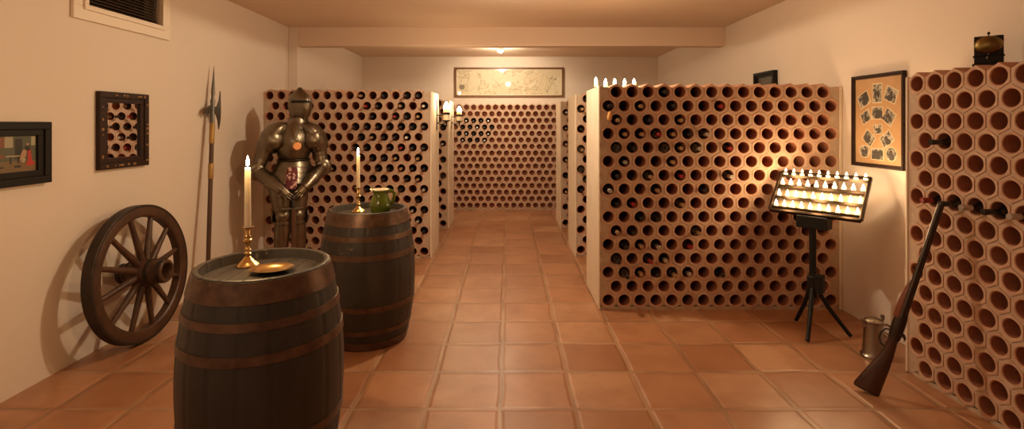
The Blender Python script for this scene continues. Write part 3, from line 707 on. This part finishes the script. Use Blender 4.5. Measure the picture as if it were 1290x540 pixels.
helm = thing('x', '', ''); bpy.data.objects.remove(helm)
hm = build_a(MB().loft(hz(z0=1.465, z1=1.797, n=18)), 'helmet')
def shell(name, z0, z1, off, partial, parent, m=None, n=8):
    a = hz(off=off, z0=z0, z1=z1, n=n, partial=partial); b = hz(off=off-.006, z0=z0, z1=z1, n=n, partial=partial)
    ring = [x + list(reversed(y)) for x, y in zip(a, b)]
    return build_a(MB().loft(ring), name, m, parent, 30)
vs_ = shell('visor', 1.515, 1.643, .009, 1.75, hm)
shell('brow_plate', 1.668, 1.735, .008, 1.9, hm)
shell('eye_slit', 1.640, 1.670, .0025, 1.3, hm, BLACK, n=2)
cr = MB(); pts = []
for i in range(12):
    a = -1.15 + 2.3*i/11; pts.append((HX, -.13*HS*math.sin(a)*.85, 1.64 + .155*math.cos(a)*1.02))
cr.tube(pts, [(.004, .009)]*12, 8, up=(1, 0, 0)); build_a(cr, 'comb', None, hm)
for sx in (-1, 1): MB().sphere((HX + sx*.098, -.005, 1.655), (.008, .015, .015), 12, 8).build('visor_pivot', ARMOUR, hm, smooth=60)
br = MB()
for i in range(5):
    for sx in (-1, 1): br.sphere((HX + sx*(.018 + .014*i), -.140 + .011*i, 1.595), (.0035, .004, .009), 6, 5)
br.build('breath_holes', BLACK, vs_)
hm.rotation_euler.z = .42; hm.location = Vector((HX, 0, 0)) - Matrix.Rotation(.42, 3, 'Z') @ Vector((HX, 0, 0))
gor = MB().loft([er(HX*.8, 0, 1.50, .092, .10), er(HX*.8, 0, 1.475, .097, .105), er(HX*.6, 0, 1.445, .112, .115), er(HX*.5, 0, 1.425, .15, .135), er(HX*.4, .0, 1.40, .185, .145)])
build_a(gor, 'gorget')
BX = .02
bpt = [(1.06, .128, .115), (1.10, .132, .125), (1.13, .145, .145), (1.2, .172, .172), (1.28, .188, .178), (1.34, .186, .163), (1.39, .165, .138), (1.43, .125, .11)]
bp_ = build_a(MB().loft([er(BX, .0, 1.06 + .37*i/18, *interp(bpt, 1.06 + .37*i/18), 40, .13) for i in range(19)]), 'breastplate')
build_a(MB().loft([er(BX, 0, 1.105, .148, .14, 36, .1), er(BX, 0, 1.095, .158, .15, 36, .1), er(BX, 0, 1.085, .152, .142, 36, .1)], False, False), 'waist_flange', None, bp_)
# fauld: overlapping hoops of the skirt
for i in range(4):
    z = 1.085 - .05*i; k = i*.017
    build_a(MB().loft([er(BX - .012*i, 0, z, .147+k, .138+k, 36, .05), er(BX - .012*i, 0, z-.03, .160+k, .151+k, 36, .05), er(BX - .012*i, 0, z-.056, .168+k, .158+k, 36, .05), er(BX - .012*i, 0, z-.056, .16+k, .15+k, 36, .05)], False, False), 'fauld_hoop')
build_a(MB().loft([er(-.02, 0, .99, .15, .14), er(-.03, 0, .9, .165, .15), er(-.045, 0, .80, .15, .13), er(-.045, 0, .75, .1, .1)]), 'hip_padding', MAIL)
cl = MB(); nn = 10
rg = []
for i in range(7):
    z = 1.035 - .2*i/6; w_ = .042 + .010*math.sin(PI*i/6)
    y = -(.178 + .055*i/6)
    rg.append([Vector((.005 - .002*i + w_*math.cos(2*PI*j/16), y - .012*max(0, 1) + .010*math.sin(2*PI*j/16), z)) for j in range(16)])
build_a(cl.loft(rg), 'brocade_panel', BROCADE, label='red and white brocade panel below the waist')
# arms
def arm_part(sx, sh, el, wr, fi):
    sh, el, wr, fi = map(Vector, (sh, el, wr, fi))
    # pauldron: layered shoulder plates reaching over the chest
    path = [(.062, -.005, 1.43), (.105, -.015, 1.415), (.148, -.03, 1.375), (.185, -.035, 1.315), (.212, -.032, 1.25), (.232, -.028, 1.195)]
    ox = .015 if sx > 0 else 0
    pp = [(sx*(x + ox*min(1, x/.2)) + .015, y, z) for x, y, z in path]
    p = build_a(MB().tube(pp, [(.03, .085), (.06, .128), (.092, .152), (.104, .150), (.096, .128), (.086, .105)], 28, up=(0, 1, 0)), 'pauldron')
    Mw = Matrix.Translation(Vector((.015 + sx*.158, -.148, 1.292))) @ Matrix.Rotation(-sx*math.radians(24), 4, 'Z') @ Matrix.Rotation(math.radians(-8), 4, 'X')
    wg = MB(); rr_ = []
    for u, yy in ((0.02, -.046), (.35, -.043), (.65, -.033), (.88, -.018), (.97, -.006), (1, 0), (.96, .004)):
        rr_.append([Mw @ Vector((.088*u*math.sin(2*PI*j/36), yy, .098*u*math.cos(2*PI*j/36) + .01)) for j in range(36)])
    build_a(wg.loft(rr_), 'pauldron_wing', None, p, 50)
    for i, (k, g) in enumerate(((3, 1.03), (4, 1.03), (5, 1.04))):
        c0 = Vector(pp[k]); t_ = (Vector(pp[min(k+1, 5)]) - Vector(pp[k-1])).normalized()
        pr_ = [(.104, .150), (.096, .128), (.086, .105)][i]
        build_a(MB().tube([c0 - t_*.006, c0, c0 + t_*.006], [(pr_[0]*1.0, pr_[1]*1.0), (pr_[0]*g, pr_[1]*g), (pr_[0]*1.0, pr_[1]*1.0)], 28, up=(0, 1, 0), cap=False), 'pauldron_rim', None, p)
    d = el - sh
    for i in range(3):
        a, b = sh + d*(.22 + .14*i), sh + d*(.42 + .14*i)
        build_a(MB().tube([a, (a+b)/2, b], [.088 - .008*i, .085 - .008*i, .078 - .008*i], 20, up=(0, 1, 0)), 'shoulder_lame', None, p)
    build_a(MB().tube([sh + d*.3, sh + d*.6, sh + d*.93], [.07, .066, .058], 20, up=(0, 1, 0)), 'upper_arm_plate')
    c = build_a(MB().sphere(el, (.07, .075, .072), 20, 12), 'elbow_cop')
    out = (el - (sh + wr)/2).normalized()
    M3 = Matrix.Translation(el + Vector((sx*.005, -.035, 0)))
    build_a(MB().sphere((0, 0, 0), (.078, .03, .088), 20, 8, M=M3), 'elbow_wing', None, c)
    f = wr - el
    build_a(MB().tube([el + f*.1, el + f*.25, el + f*.5, el + f*.8, el + f*1.0], [.058, .066, .062, .05, .045], 20), 'forearm_plate')
    g_ = build_a(MB().tube([el + f*.62, el + f*.8, el + f*.98, wr + (fi-wr)*.18], [.069, .057, .049, .048], 20), 'gauntlet_cuff')
    hd_ = (fi - wr); u = hd_.normalized(); side = u.cross(Vector((0, -1, 0))).normalized(); nrm = side.cross(u).normalized()
    palm = MB().tube([wr, wr + hd_*.3, wr + hd_*.62], [(.037, .026), (.043, .026), (.041, .022)], 14, up=tuple(nrm))
    build_a(palm, 'hand_plate', None, g_)
    for i in range(4):
        o = side*(-.030 + .020*i); L_ = (.078, .088, .085, .068)[i]
        b0 = wr + hd_*.58 + o
        build_a(MB().tube([b0, b0 + u*L_*.4 + nrm*.004, b0 + u*L_*.72 - nrm*.010, b0 + u*L_*.95 - nrm*.028], [.0105, .0105, .0095, .007], 8), 'finger', None, g_)
    b0 = wr + hd_*.25 + side*(.036 if sx < 0 else -.036)
    sd = 1 if sx < 0 else -1
    build_a(MB().tube([b0, b0 + side*sd*.016 + u*.028 - nrm*.012, b0 + side*sd*.012 + u*.06 - nrm*.024], [.0125, .0115, .008], 8), 'thumb', None, g_)
arm_part(-1, (-.185, 0, 1.325), (-.305, -.03, 1.0), (-.10, -.235, .845), (-.005, -.262, .745))
arm_part(1, (.225, 0, 1.325), (.285, -.03, 1.02), (.125, -.235, .86), (.035, -.275, .765))
# legs
def leg(sx, hip, knee, ank):
    hip, knee, ank = map(Vector, (hip, knee, ank))
    d = knee - hip
    build_a(MB().tube([hip, hip + d*.2, hip + d*.5, hip + d*.8, knee], [.105, .108, .098, .082, .07], 24, up=(0, 1, 0)), 'thigh_plate')
    kp = build_a(MB().sphere(knee + Vector((0, -.018, 0)), (.074, .078, .078), 22, 12), 'knee_cop')
    for dz in (-.066, .068):
        build_a(MB().lathe([(.060, -.022), (.070, -.016), (.072, .0), (.070, .016), (.060, .022)], 24, c=tuple(knee + Vector((0, -.006, dz)))), 'knee_lame', None, kp)
    M = Matrix.Translation(knee + Vector((sx*.085, .01, -.01))) @ Matrix.Rotation(sx*.25, 4, 'Z')
    build_a(MB().sphere((0, 0, 0), (.018, .052, .062), 18, 10, M=M), 'knee_wing', None, kp)
    e = ank - knee
    build_a(MB().tube([knee + e*.08, knee + e*.3, knee + e*.5, knee + e*.8, ank], [(.066, .064), (.074, .075), (.07, .073), (.055, .055), (.048, .05)], 22, up=(0, 1, 0)), 'greave')
    ft = MB(); rg = []
    for y, w_, h_ in ((.065, .03, .07), (.05, .042, .1), (0, .046, .115), (-.06, .048, .085), (-.12, .05, .06), (-.18, .04, .042), (-.23, .02, .028), (-.25, .004, .012)):
        rg.append([Vector((ank.x + w_*math.cos(2*PI*j/14), ank.y + y, max(.001, h_/2 + h_/2*math.sin(2*PI*j/14)))) for j in range(14)])
    build_a(ft.loft(rg), 'sabaton')
leg(-1, (-.105, 0, .88), (-.078, -.06, .565), (-.10, -.02, .09))
leg(1, (.055, .02, .88), (.055, -.03, .56), (.075, .02, .09))
# sword held point down, medal on its chain: things of their own
def at_arm(x, y, z): return Matrix.Translation((AX, AY, 0)) @ Matrix.Rotation(math.radians(24), 4, 'Z') @ Vector((x, y, z))
sw = thing('sword', 'sheathed sword held point down between the legs of the suit of armour', 'sword', at_arm(.012, -.315, 0), math.radians(24))
MB().tube([(0, 0, .003), (0, 0, .03), (0, 0, .3), (0, 0, .655)], [(.006, .005), (.013, .007), (.018, .009), (.021, .010)], 10, up=(0, 1, 0)).build('scabbard', mat('brown_scabbard', (.085, .035, .018), .5), sw, smooth=40)
MB().tube([(-.085, 0, .665), (-.04, 0, .662), (0, 0, .66), (.04, 0, .662), (.085, 0, .665)], [.008, .0065, .0085, .0065, .008], 10).build('cross_guard', STEEL, sw, smooth=50)
MB().lathe([(.011, .665), (.014, .70), (.012, .745), (.02, .752), (.023, .77), (.014, .785)], 14).build('hilt', MAIL, sw, smooth=40)
md = thing('medal', 'round copper medal hanging on a chain on the armour breastplate', 'medal', at_arm(.045, -.226, 1.235), math.radians(24))
MB().lathe([(.001, -.004), (.034, -.004), (.037, -.002), (.037, .002), (.034, .004), (.001, .004)], 28, M=Matrix.Translation((0, -.006, 0)) @ Matrix.Rotation(PI/2, 4, 'X')).build('medal_disc', COPPER, md, smooth=30)
ch = MB()
for sx in (-1, 1):
    ch.tube([(0, -.004, .036), (sx*.018, .0, .085), (sx*.036, .022, .130), (sx*.05, .058, .172)], .0028, 6)
ch.build('chain', BRASSD, md, smooth=60)

# ------------------------------------------------------------------ sconces with candles on the rack ends
def sconce(X, Y, label, clabel, power):
    t = thing('wall_sconce', label, 'wall sconce', (X, Y, 1.56), 0, 'iron candle sconces on the rack ends')
    MB().box(.001, .007, -.022, .022, -.19, .16).build('backplate', IRON, t, bevel=.003)
    MB().tube([(.004, 0, -.02), (.05, 0, -.02), (.085, 0, 0)], .006, 8, up=(0, 1, 0)).tube([(.004, 0, -.10), (.04, 0, -.125), (.075, 0, -.12), (.11, 0, -.092)], .006, 8, up=(0, 1, 0)).build('arm', IRON, t, smooth=50)
    MB().lathe([(.001, -.093), (.035, -.09), (.049, -.082), (.051, -.076), (.047, -.078), (.033, -.084), (.001, -.085)], 24, c=(.112, 0, 0)).build('drip_pan', IRON, t, smooth=50)
    MB().lathe([(.037, -.013), (.0415, -.013), (.0415, .013), (.037, .013), (.037, -.013)], 28, c=(.112, 0, 0), cap0=False, cap1=False).build('ring', IRON, t, smooth=30)
    MB().lathe([(.002, -.15), (.012, -.14), (.006, -.115), (.014, -.1), (.010, -.092)], 12, c=(.112, 0, 0)).build('finial', IRON, t, smooth=50)
    c = MB().lathe([(.0355, 0), (.0355, .135), (.033, .139)], 28).build('pillar_candle', WAX, smooth=50, loc=(X+.112, Y, 1.56-.0845))
    tag(c, clabel, 'candle', 'pillar candles in the sconces')
    MB().lathe([(.033, .1385), (.034, .15), (.03, .175), (.02, .2), (.009, .216), (.001, .223)], 20).build('flame', GLOWC, c, smooth=70)
    light('sconce_light', (X+.145, Y, 1.74), power, (1, .70, .38), .03)
sconce(-.822, 5.9, 'iron candle sconce on the near rack end, left of the aisle', 'lit pillar candle in the nearer iron sconce', 6)
sconce(-.812, 7.35, 'iron candle sconce on the farther rack end, left of the aisle', 'lit pillar candle in the farther iron sconce', 6)

# ------------------------------------------------------------------ five candles on the rack top
zr = 1.6925 + .0357 + .012 + .001
for i, px in enumerate((749, 761, 772.6, 785, 797)):
    Yc = 4.42; X = (px - CX)/F*Yc + .012
    zz = zr if i == 0 else zr - .012
    h = thing('candle_holder', '%s from the aisle of five candle holders on the big rack' % ORD[i], 'candle holder', (X, Yc, zz), 0, 'candle holders on the rack top')
    MB().lathe([(.024, 0), (.026, .003), (.026, .006), (.015, .008), (.015, .02)], 20).build('saucer', IRON, h, smooth=40)
    c = MB().lathe([(.0165, 0), (.0165, .036), (.013, .038)], 16).build('short_candle', WAX, smooth=50, loc=(X, Yc, zz + .0205))
    tag(c, '%s from the aisle of five short lit candles on the big rack' % ORD[i], 'candle', 'short candles on the rack top')
    MB().lathe([(.010, .0375), (.0135, .048), (.012, .062), (.005, .078), (.0005, .086)], 14).build('flame', GLOWC, c, smooth=70)
    if i % 2 == 0: light('rack_candle_light', (X, Yc - .05, zz + .125), 2.2, (1, .68, .36), .03)

# ------------------------------------------------------------------ electric candle stand
BL, BR_ = Vector((1.94, 3.795, .811)), Vector((2.316, 3.357, .811))
e_ = (BR_ - BL).normalized(); Ln = (BR_ - BL).length
yaw = math.atan2(e_.y, e_.x)
mid = (BL + BR_)/2
cs = thing('candle_stand', 'black tripod stand carrying a sloped tray of lit votive candles', 'candle stand', (mid.x, mid.y, 0), yaw)
# local x along the tray, local y away from the viewer (uphill), z up
DU, DV, hl = .215, .263, Ln/2
sl_ang = math.atan2(DV, DU); SLn = math.hypot(DU, DV)
T = Matrix.Translation((0, 0, .811)) @ Matrix.Rotation(sl_ang, 4, 'X')
for sx in (-1, 1):
    MB().box(sx*hl - .009, sx*hl + .009, 0, SLn, -.012, .016, M=T).build('side_rail', RAIL, cs, bevel=.003)
LEV = (.035, .125, .225, .315)         # distance of each ledge up the slope
for sN in LEV:
    o = T @ Vector((0, sN, 0))
    MB().box(-hl, hl, o.y - .008, o.y + .045, o.z - .006, o.z).box(-hl, hl, o.y - .010, o.y - .006, o.z - .014, o.z + .004).build('ledge', RAIL, cs)
MB().box(-hl, hl, -.012, .006, -.014, .018, M=T).build('bottom_rail', RAIL, cs, bevel=.003)
MB().box(-hl, hl, SLn-.006, SLn+.006, -.012, .012, M=T).build('top_rail', RAIL, cs, bevel=.003)
MB().box(-hl+.01, hl-.01, .0, .235, -.026, -.023, M=T).build('reflector_plate', PLATE, cs)
MB().box(-.1, .1, -.03, .075, .715, .802).build('mount_box', BLACK, cs, bevel=.006)
MB().lathe([(.022, .36), (.022, .72)], 20).lathe([(.026, .24), (.026, .40), (.022, .402)], 20).build('pole', BLACK, cs, smooth=40)
MB().lathe([(.024, .30), (.036, .31), (.036, .38), (.024, .39)], 20).box(.02, .068, -.03, .03, .275, .40).build('clamp', BLACK, cs, bevel=.004)
inv = (Matrix.Translation((mid.x, mid.y, 0)) @ Matrix.Rotation(yaw, 4, 'Z')).inverted()
for fx, fy in ((1003, 405), (1017.5, 432), (1072, 426)):
    Yw = HC*F/(fy - CY); p = inv @ Vector(((fx - CX)/F*Yw, Yw, .014))
    d = Vector((p.x, p.y, 0)).normalized()
    MB().tube([d*.022 + Vector((0, 0, .30)), p*.5 + Vector((0, 0, .15)), p], [.0155, .0145, .013], 12).build('leg', BLACK, cs, smooth=40)
Wc = Matrix.Translation((mid.x, mid.y, 0)) @ Matrix.Rotation(yaw, 4, 'Z')
v0 = None
for a, sN in enumerate(reversed(LEV)):
    o = T @ Vector((0, sN, 0))
    for i in range(10):
        x = -hl + .03 + (2*hl - .06)*i/9
        loc = Wc @ Vector((x, o.y + .016, o.z + .0005))
        lab = 'lit votive candle, %s from left in the %s row from top of candle stand' % (ORD[i], ORD[a])
        if v0 is None:
            v0 = thing('votive_candle', lab, 'candle', loc, 0, 'votive candles on the stand')
            MB().lathe([(.013, 0), (.0145, .003), (.0155, .018), (.013, .019), (.0105, .011), (.001, .011)], 14).build('cup', VCUP, v0, smooth=40)
            MB().lathe([(.007, .010), (.009, .02), (.008, .030), (.004, .042), (.0008, .05)], 12).build('bulb', VBULB, v0, smooth=70)
        else: dup(v0, loc, 0, lab)
for i in range(3):
    for sN in (.08, .26):
        p = Wc @ (T @ Vector((-.19 + .19*i, sN, .075)))
        light('votive_light', p, 2.2, (1, .66, .34), .05)

# ------------------------------------------------------------------ flagon and shotgun
fl = thing('flagon', 'lidded pewter flagon standing on the floor by the shotgun', 'flagon', (2.278, 3.19, 0), math.radians(-8))
MB().lathe([(.066, 0), (.071, .003), (.071, .010), (.064, .018), (.061, .024), (.058, .07), (.053, .15), (.049, .205), (.051, .208), (.051, .214), (.048, .216)], 36).build('body', PEWTER, fl, smooth=35)
MB().lathe([(.053, .2165), (.054, .221), (.046, .229), (.03, .236), (.012, .24), (.001, .241)], 32).build('lid', PEWTER, fl, smooth=50)
MB().tube([(-.046, 0, .19), (-.058, 0, .212), (-.07, 0, .228)], [(.02, .013), (.014, .009), (.008, .006)], 12, up=(0, 1, 0)).build('spout', PEWTER, fl, smooth=50)
MB().tube([(.046, 0, .222), (.054, 0, .235), (.05, 0, .25)], [(.012, .006), (.010, .006), (.013, .009)], 10, up=(0, 1, 0)).sphere((.05, 0, .255), .011, 12, 8).build('thumb_piece', PEWTER, fl, smooth=50)
MB().tube([(.048, 0, .195), (.075, 0, .2), (.098, 0, .185), (.104, 0, .155), (.096, 0, .12), (.075, 0, .09), (.056, 0, .075)], [(.0085, .006)]*7, 12, up=(0, 1, 0)).build('handle', PEWTER, fl, smooth=60)

gb, gm = Vector((1.955, 2.735, .012)), Vector((2.232, 2.655, 1.035))
a_ = (gm - gb).normalized(); GL = (gm - gb).length
gm.y -= .016
vd = ((gb + gm)/2 - CAM).normalized()
v_ = a_.cross(vd); v_ = (v_ - a_*v_.dot(a_)).normalized()
if v_.x > 0: v_ = -v_                                  # v points to the picture's left = underside of the gun
v_ = Matrix.Rotation(math.radians(0), 3, a_) @ v_
w_ = a_.cross(v_).normalized()
gun = thing('shotgun', 'old double-barrelled shotgun standing on its butt and leaning on the right wall rack', 'shotgun', gb)
gun.rotation_mode = 'QUATERNION'; gun.rotation_quaternion = Matrix((v_, w_, a_)).transposed().to_quaternion()
# local: x = towards the underside, z along the barrels
def gpath(tab, n=18): return [(x, 0, z) for x, z, *_ in tab], [(rb, ra) for _, _, ra, rb in tab]
st = [(.035, -.004, .058, .020), (.034, .01, .06, .021), (.022, .08, .050, .020), (.010, .15, .040, .0185), (.0, .205, .030, .017), (-.004, .25, .024, .0165), (-.004, .30, .022, .017), (-.004, .335, .024, .018)]
def gl(tab, name, m, parent=gun, seg=18):
    rings = []
    for x, z, ra, rb in tab: rings.append([Vector((x + ra*math.cos(2*PI*j/seg), rb*math.sin(2*PI*j/seg), z)) for j in range(seg)])
    return MB().loft(rings).build(name, m, parent, smooth=50)
# butt is cut square: tilt first rings a little
gl(st, 'stock', STOCK)
gl([(.035, -.008, .056, .019), (.035, -.003, .0585, .0205)], 'butt_plate', GUNM)
gl([(-.006, .31, .025, .019), (-.006, .34, .029, .021), (-.006, .40, .030, .0215), (-.006, .445, .027, .021)], 'receiver', GUNM)
gl([(.004, .43, .024, .02), (.004, .47, .026, .0205), (.002, .55, .022, .0185), (.0, .62, .016, .016), (-.002, .64, .009, .012)], 'fore_end', FOREW)
for s in (-1, 1):
    rings = []
    for z, r in ((.435, .0145), (.5, .0135), (.7, .0118), (GL-.002, .0108)):
        rings.append([Vector((-.012 + s*.004 + r*math.cos(2*PI*j/16), s*.0112 + r*math.sin(2*PI*j/16), z)) for j in range(16)])
    bo = [[Vector((-.012 + s*.004 + .0085*math.cos(2*PI*j/16), s*.0112 + .0085*math.sin(2*PI*j/16), z)) for j in range(16)] for z in (GL-.002, GL-.04)]
    MB().loft(rings + bo).build('gun_barrel', GUNM, gun, smooth=40)
MB().tube([(.018, 0, .255), (.04, 0, .262), (.054, 0, .29), (.053, 0, .32), (.04, 0, .345), (.02, 0, .35)], [(.005, .0025)]*6, 8, up=(0, 1, 0)).build('trigger_guard', GUNM, gun, smooth=50)
for s in (-1, 1):
    MB().tube([(.014, s*.004, .315 - s*.008), (.028, s*.004, .312 - s*.008), (.038, s*.004, .318 - s*.008)], .0028, 8).build('trigger', GUNM, gun, smooth=50)
    MB().tube([(-.02, s*.022, .35), (-.04, s*.022, .345), (-.05, s*.022, .332), (-.046, s*.022, .322)], [(.006, .006), (.006, .005), (.005, .004), (.004, .003)], 8).build('hammer', GUNM, gun, smooth=50)
MB().tube([(.046, 0, .085), (.06, 0, .085)], .005, 8).build('sling_swivel', GUNM, gun)
MB().tube([(.014, 0, .705), (.0, 0, .705)], .005, 8).build('sling_loop', GUNM, gun)

# ------------------------------------------------------------------ antique bell box on the right wall rack
zt = 1.7092
bb = thing('bell_box', 'small dark wooden box with a tarnished brass dome bell on the right wall rack', 'bell', (2.455, 2.615, 1.7425), math.radians(-43))
# local -y looks at the camera
bb.scale = (.84, .84, .93)
MB().box(-.066, .066, -.03, .045, .012, .162).build('case', BLACKW, bb, bevel=.004)
MB().box(-.074, .074, -.042, .05, 0, .012).box(-.072, .072, -.036, .048, .05, .056).build('plinth', BLACKW, bb, bevel=.003)
MB().sphere((0, -.03, .112), (.066, .036, .050), 28, 14).build('dome', BRASSD, bb, smooth=60)
MB().lathe([(.003, .16), (.003, .172), (.008, .176), (.006, .184), (.001, .187)], 12).build('finial', BLACKW, bb, smooth=50)
MB().sphere((.0, -.036, .062), .006, 10, 8).sphere((-.006, -.036, .042), (.006, .005, .010), 10, 8).build('clapper', STEEL, bb, smooth=60)

# ------------------------------------------------------------------ ceiling lamps
def downlight(X, Y, label, power, col, z=ZC, aim=None, cone=165, blend=.25, glow=2):
    t = thing('ceiling_spotlight', label, 'ceiling light', (X, Y, z), 0)
    MB().lathe([(.06, 0), (.06, -.012), (.05, -.02), (.042, -.05), (.04, -.05), (.036, -.02)], 28).build('housing', WHITE, t, smooth=40)
    MB().sphere((0, 0, -.052), (.044, .044, .034), 20, 10).build('bulb', LAMP, t, smooth=60)
    l = light('ceiling_lamp_light', (X, Y, z - .10), power, col, .05, 'SPOT', spot_size=math.radians(cone), spot_blend=blend)
    l.rotation_mode = 'QUATERNION'; l.rotation_quaternion = Vector(aim or (0, 0, -1)).to_track_quat('-Z', 'Y')
    light('ceiling_lamp_glow', (X, Y, z - .12), glow, col, .04)
downlight(-.115, 7.75, 'small lit spotlight on the ceiling beyond the beam, above the map', 40, (1, .84, .6), aim=(.05, 1, -.85), cone=125, blend=.5, glow=15)
downlight(.0, 4.15, 'lit spotlight on the main ceiling in front of the beam', 60, (1, .82, .56), cone=176, blend=.06, glow=24)
downlight(-1.7, -.2, 'unseen fill spotlight added on the ceiling over the near end of the room', 30, (1, .80, .54), cone=172, blend=.1, glow=6)  # out-of-view fill lamp, added to brighten the left wall and foreground

# ------------------------------------------------------------------ world, camera, view
w = bpy.data.worlds.new('world'); sc.world = w; w.use_nodes = True
w.node_tree.nodes['Background'].inputs[0].default_value = (.02, .014, .01, 1); w.node_tree.nodes['Background'].inputs[1].default_value = 0.2
cd = bpy.data.cameras.new('camera'); co = bpy.data.objects.new('camera', cd); C.objects.link(co)
cd.sensor_fit = 'HORIZONTAL'; cd.sensor_width = 36; cd.lens = 36*F/1290
cd.shift_x = (645 - CX)/1290; cd.shift_y = -(270 - CY)/1290; cd.clip_start = .05
co.location = CAM; co.rotation_euler = (PI/2, 0, 0)
sc.camera = co
vs = sc.view_settings; vs.view_transform = 'Standard'; vs.look = 'None'; vs.gamma = 1; vs.use_curve_mapping = False; vs.exposure = 0.44
cy = sc.cycles; cy.use_denoising = True; cy.max_bounces = 10; cy.diffuse_bounces = 6; cy.glossy_bounces = 4; cy.sample_clamp_indirect = 6
cy.caustics_reflective = False; cy.caustics_refractive = False
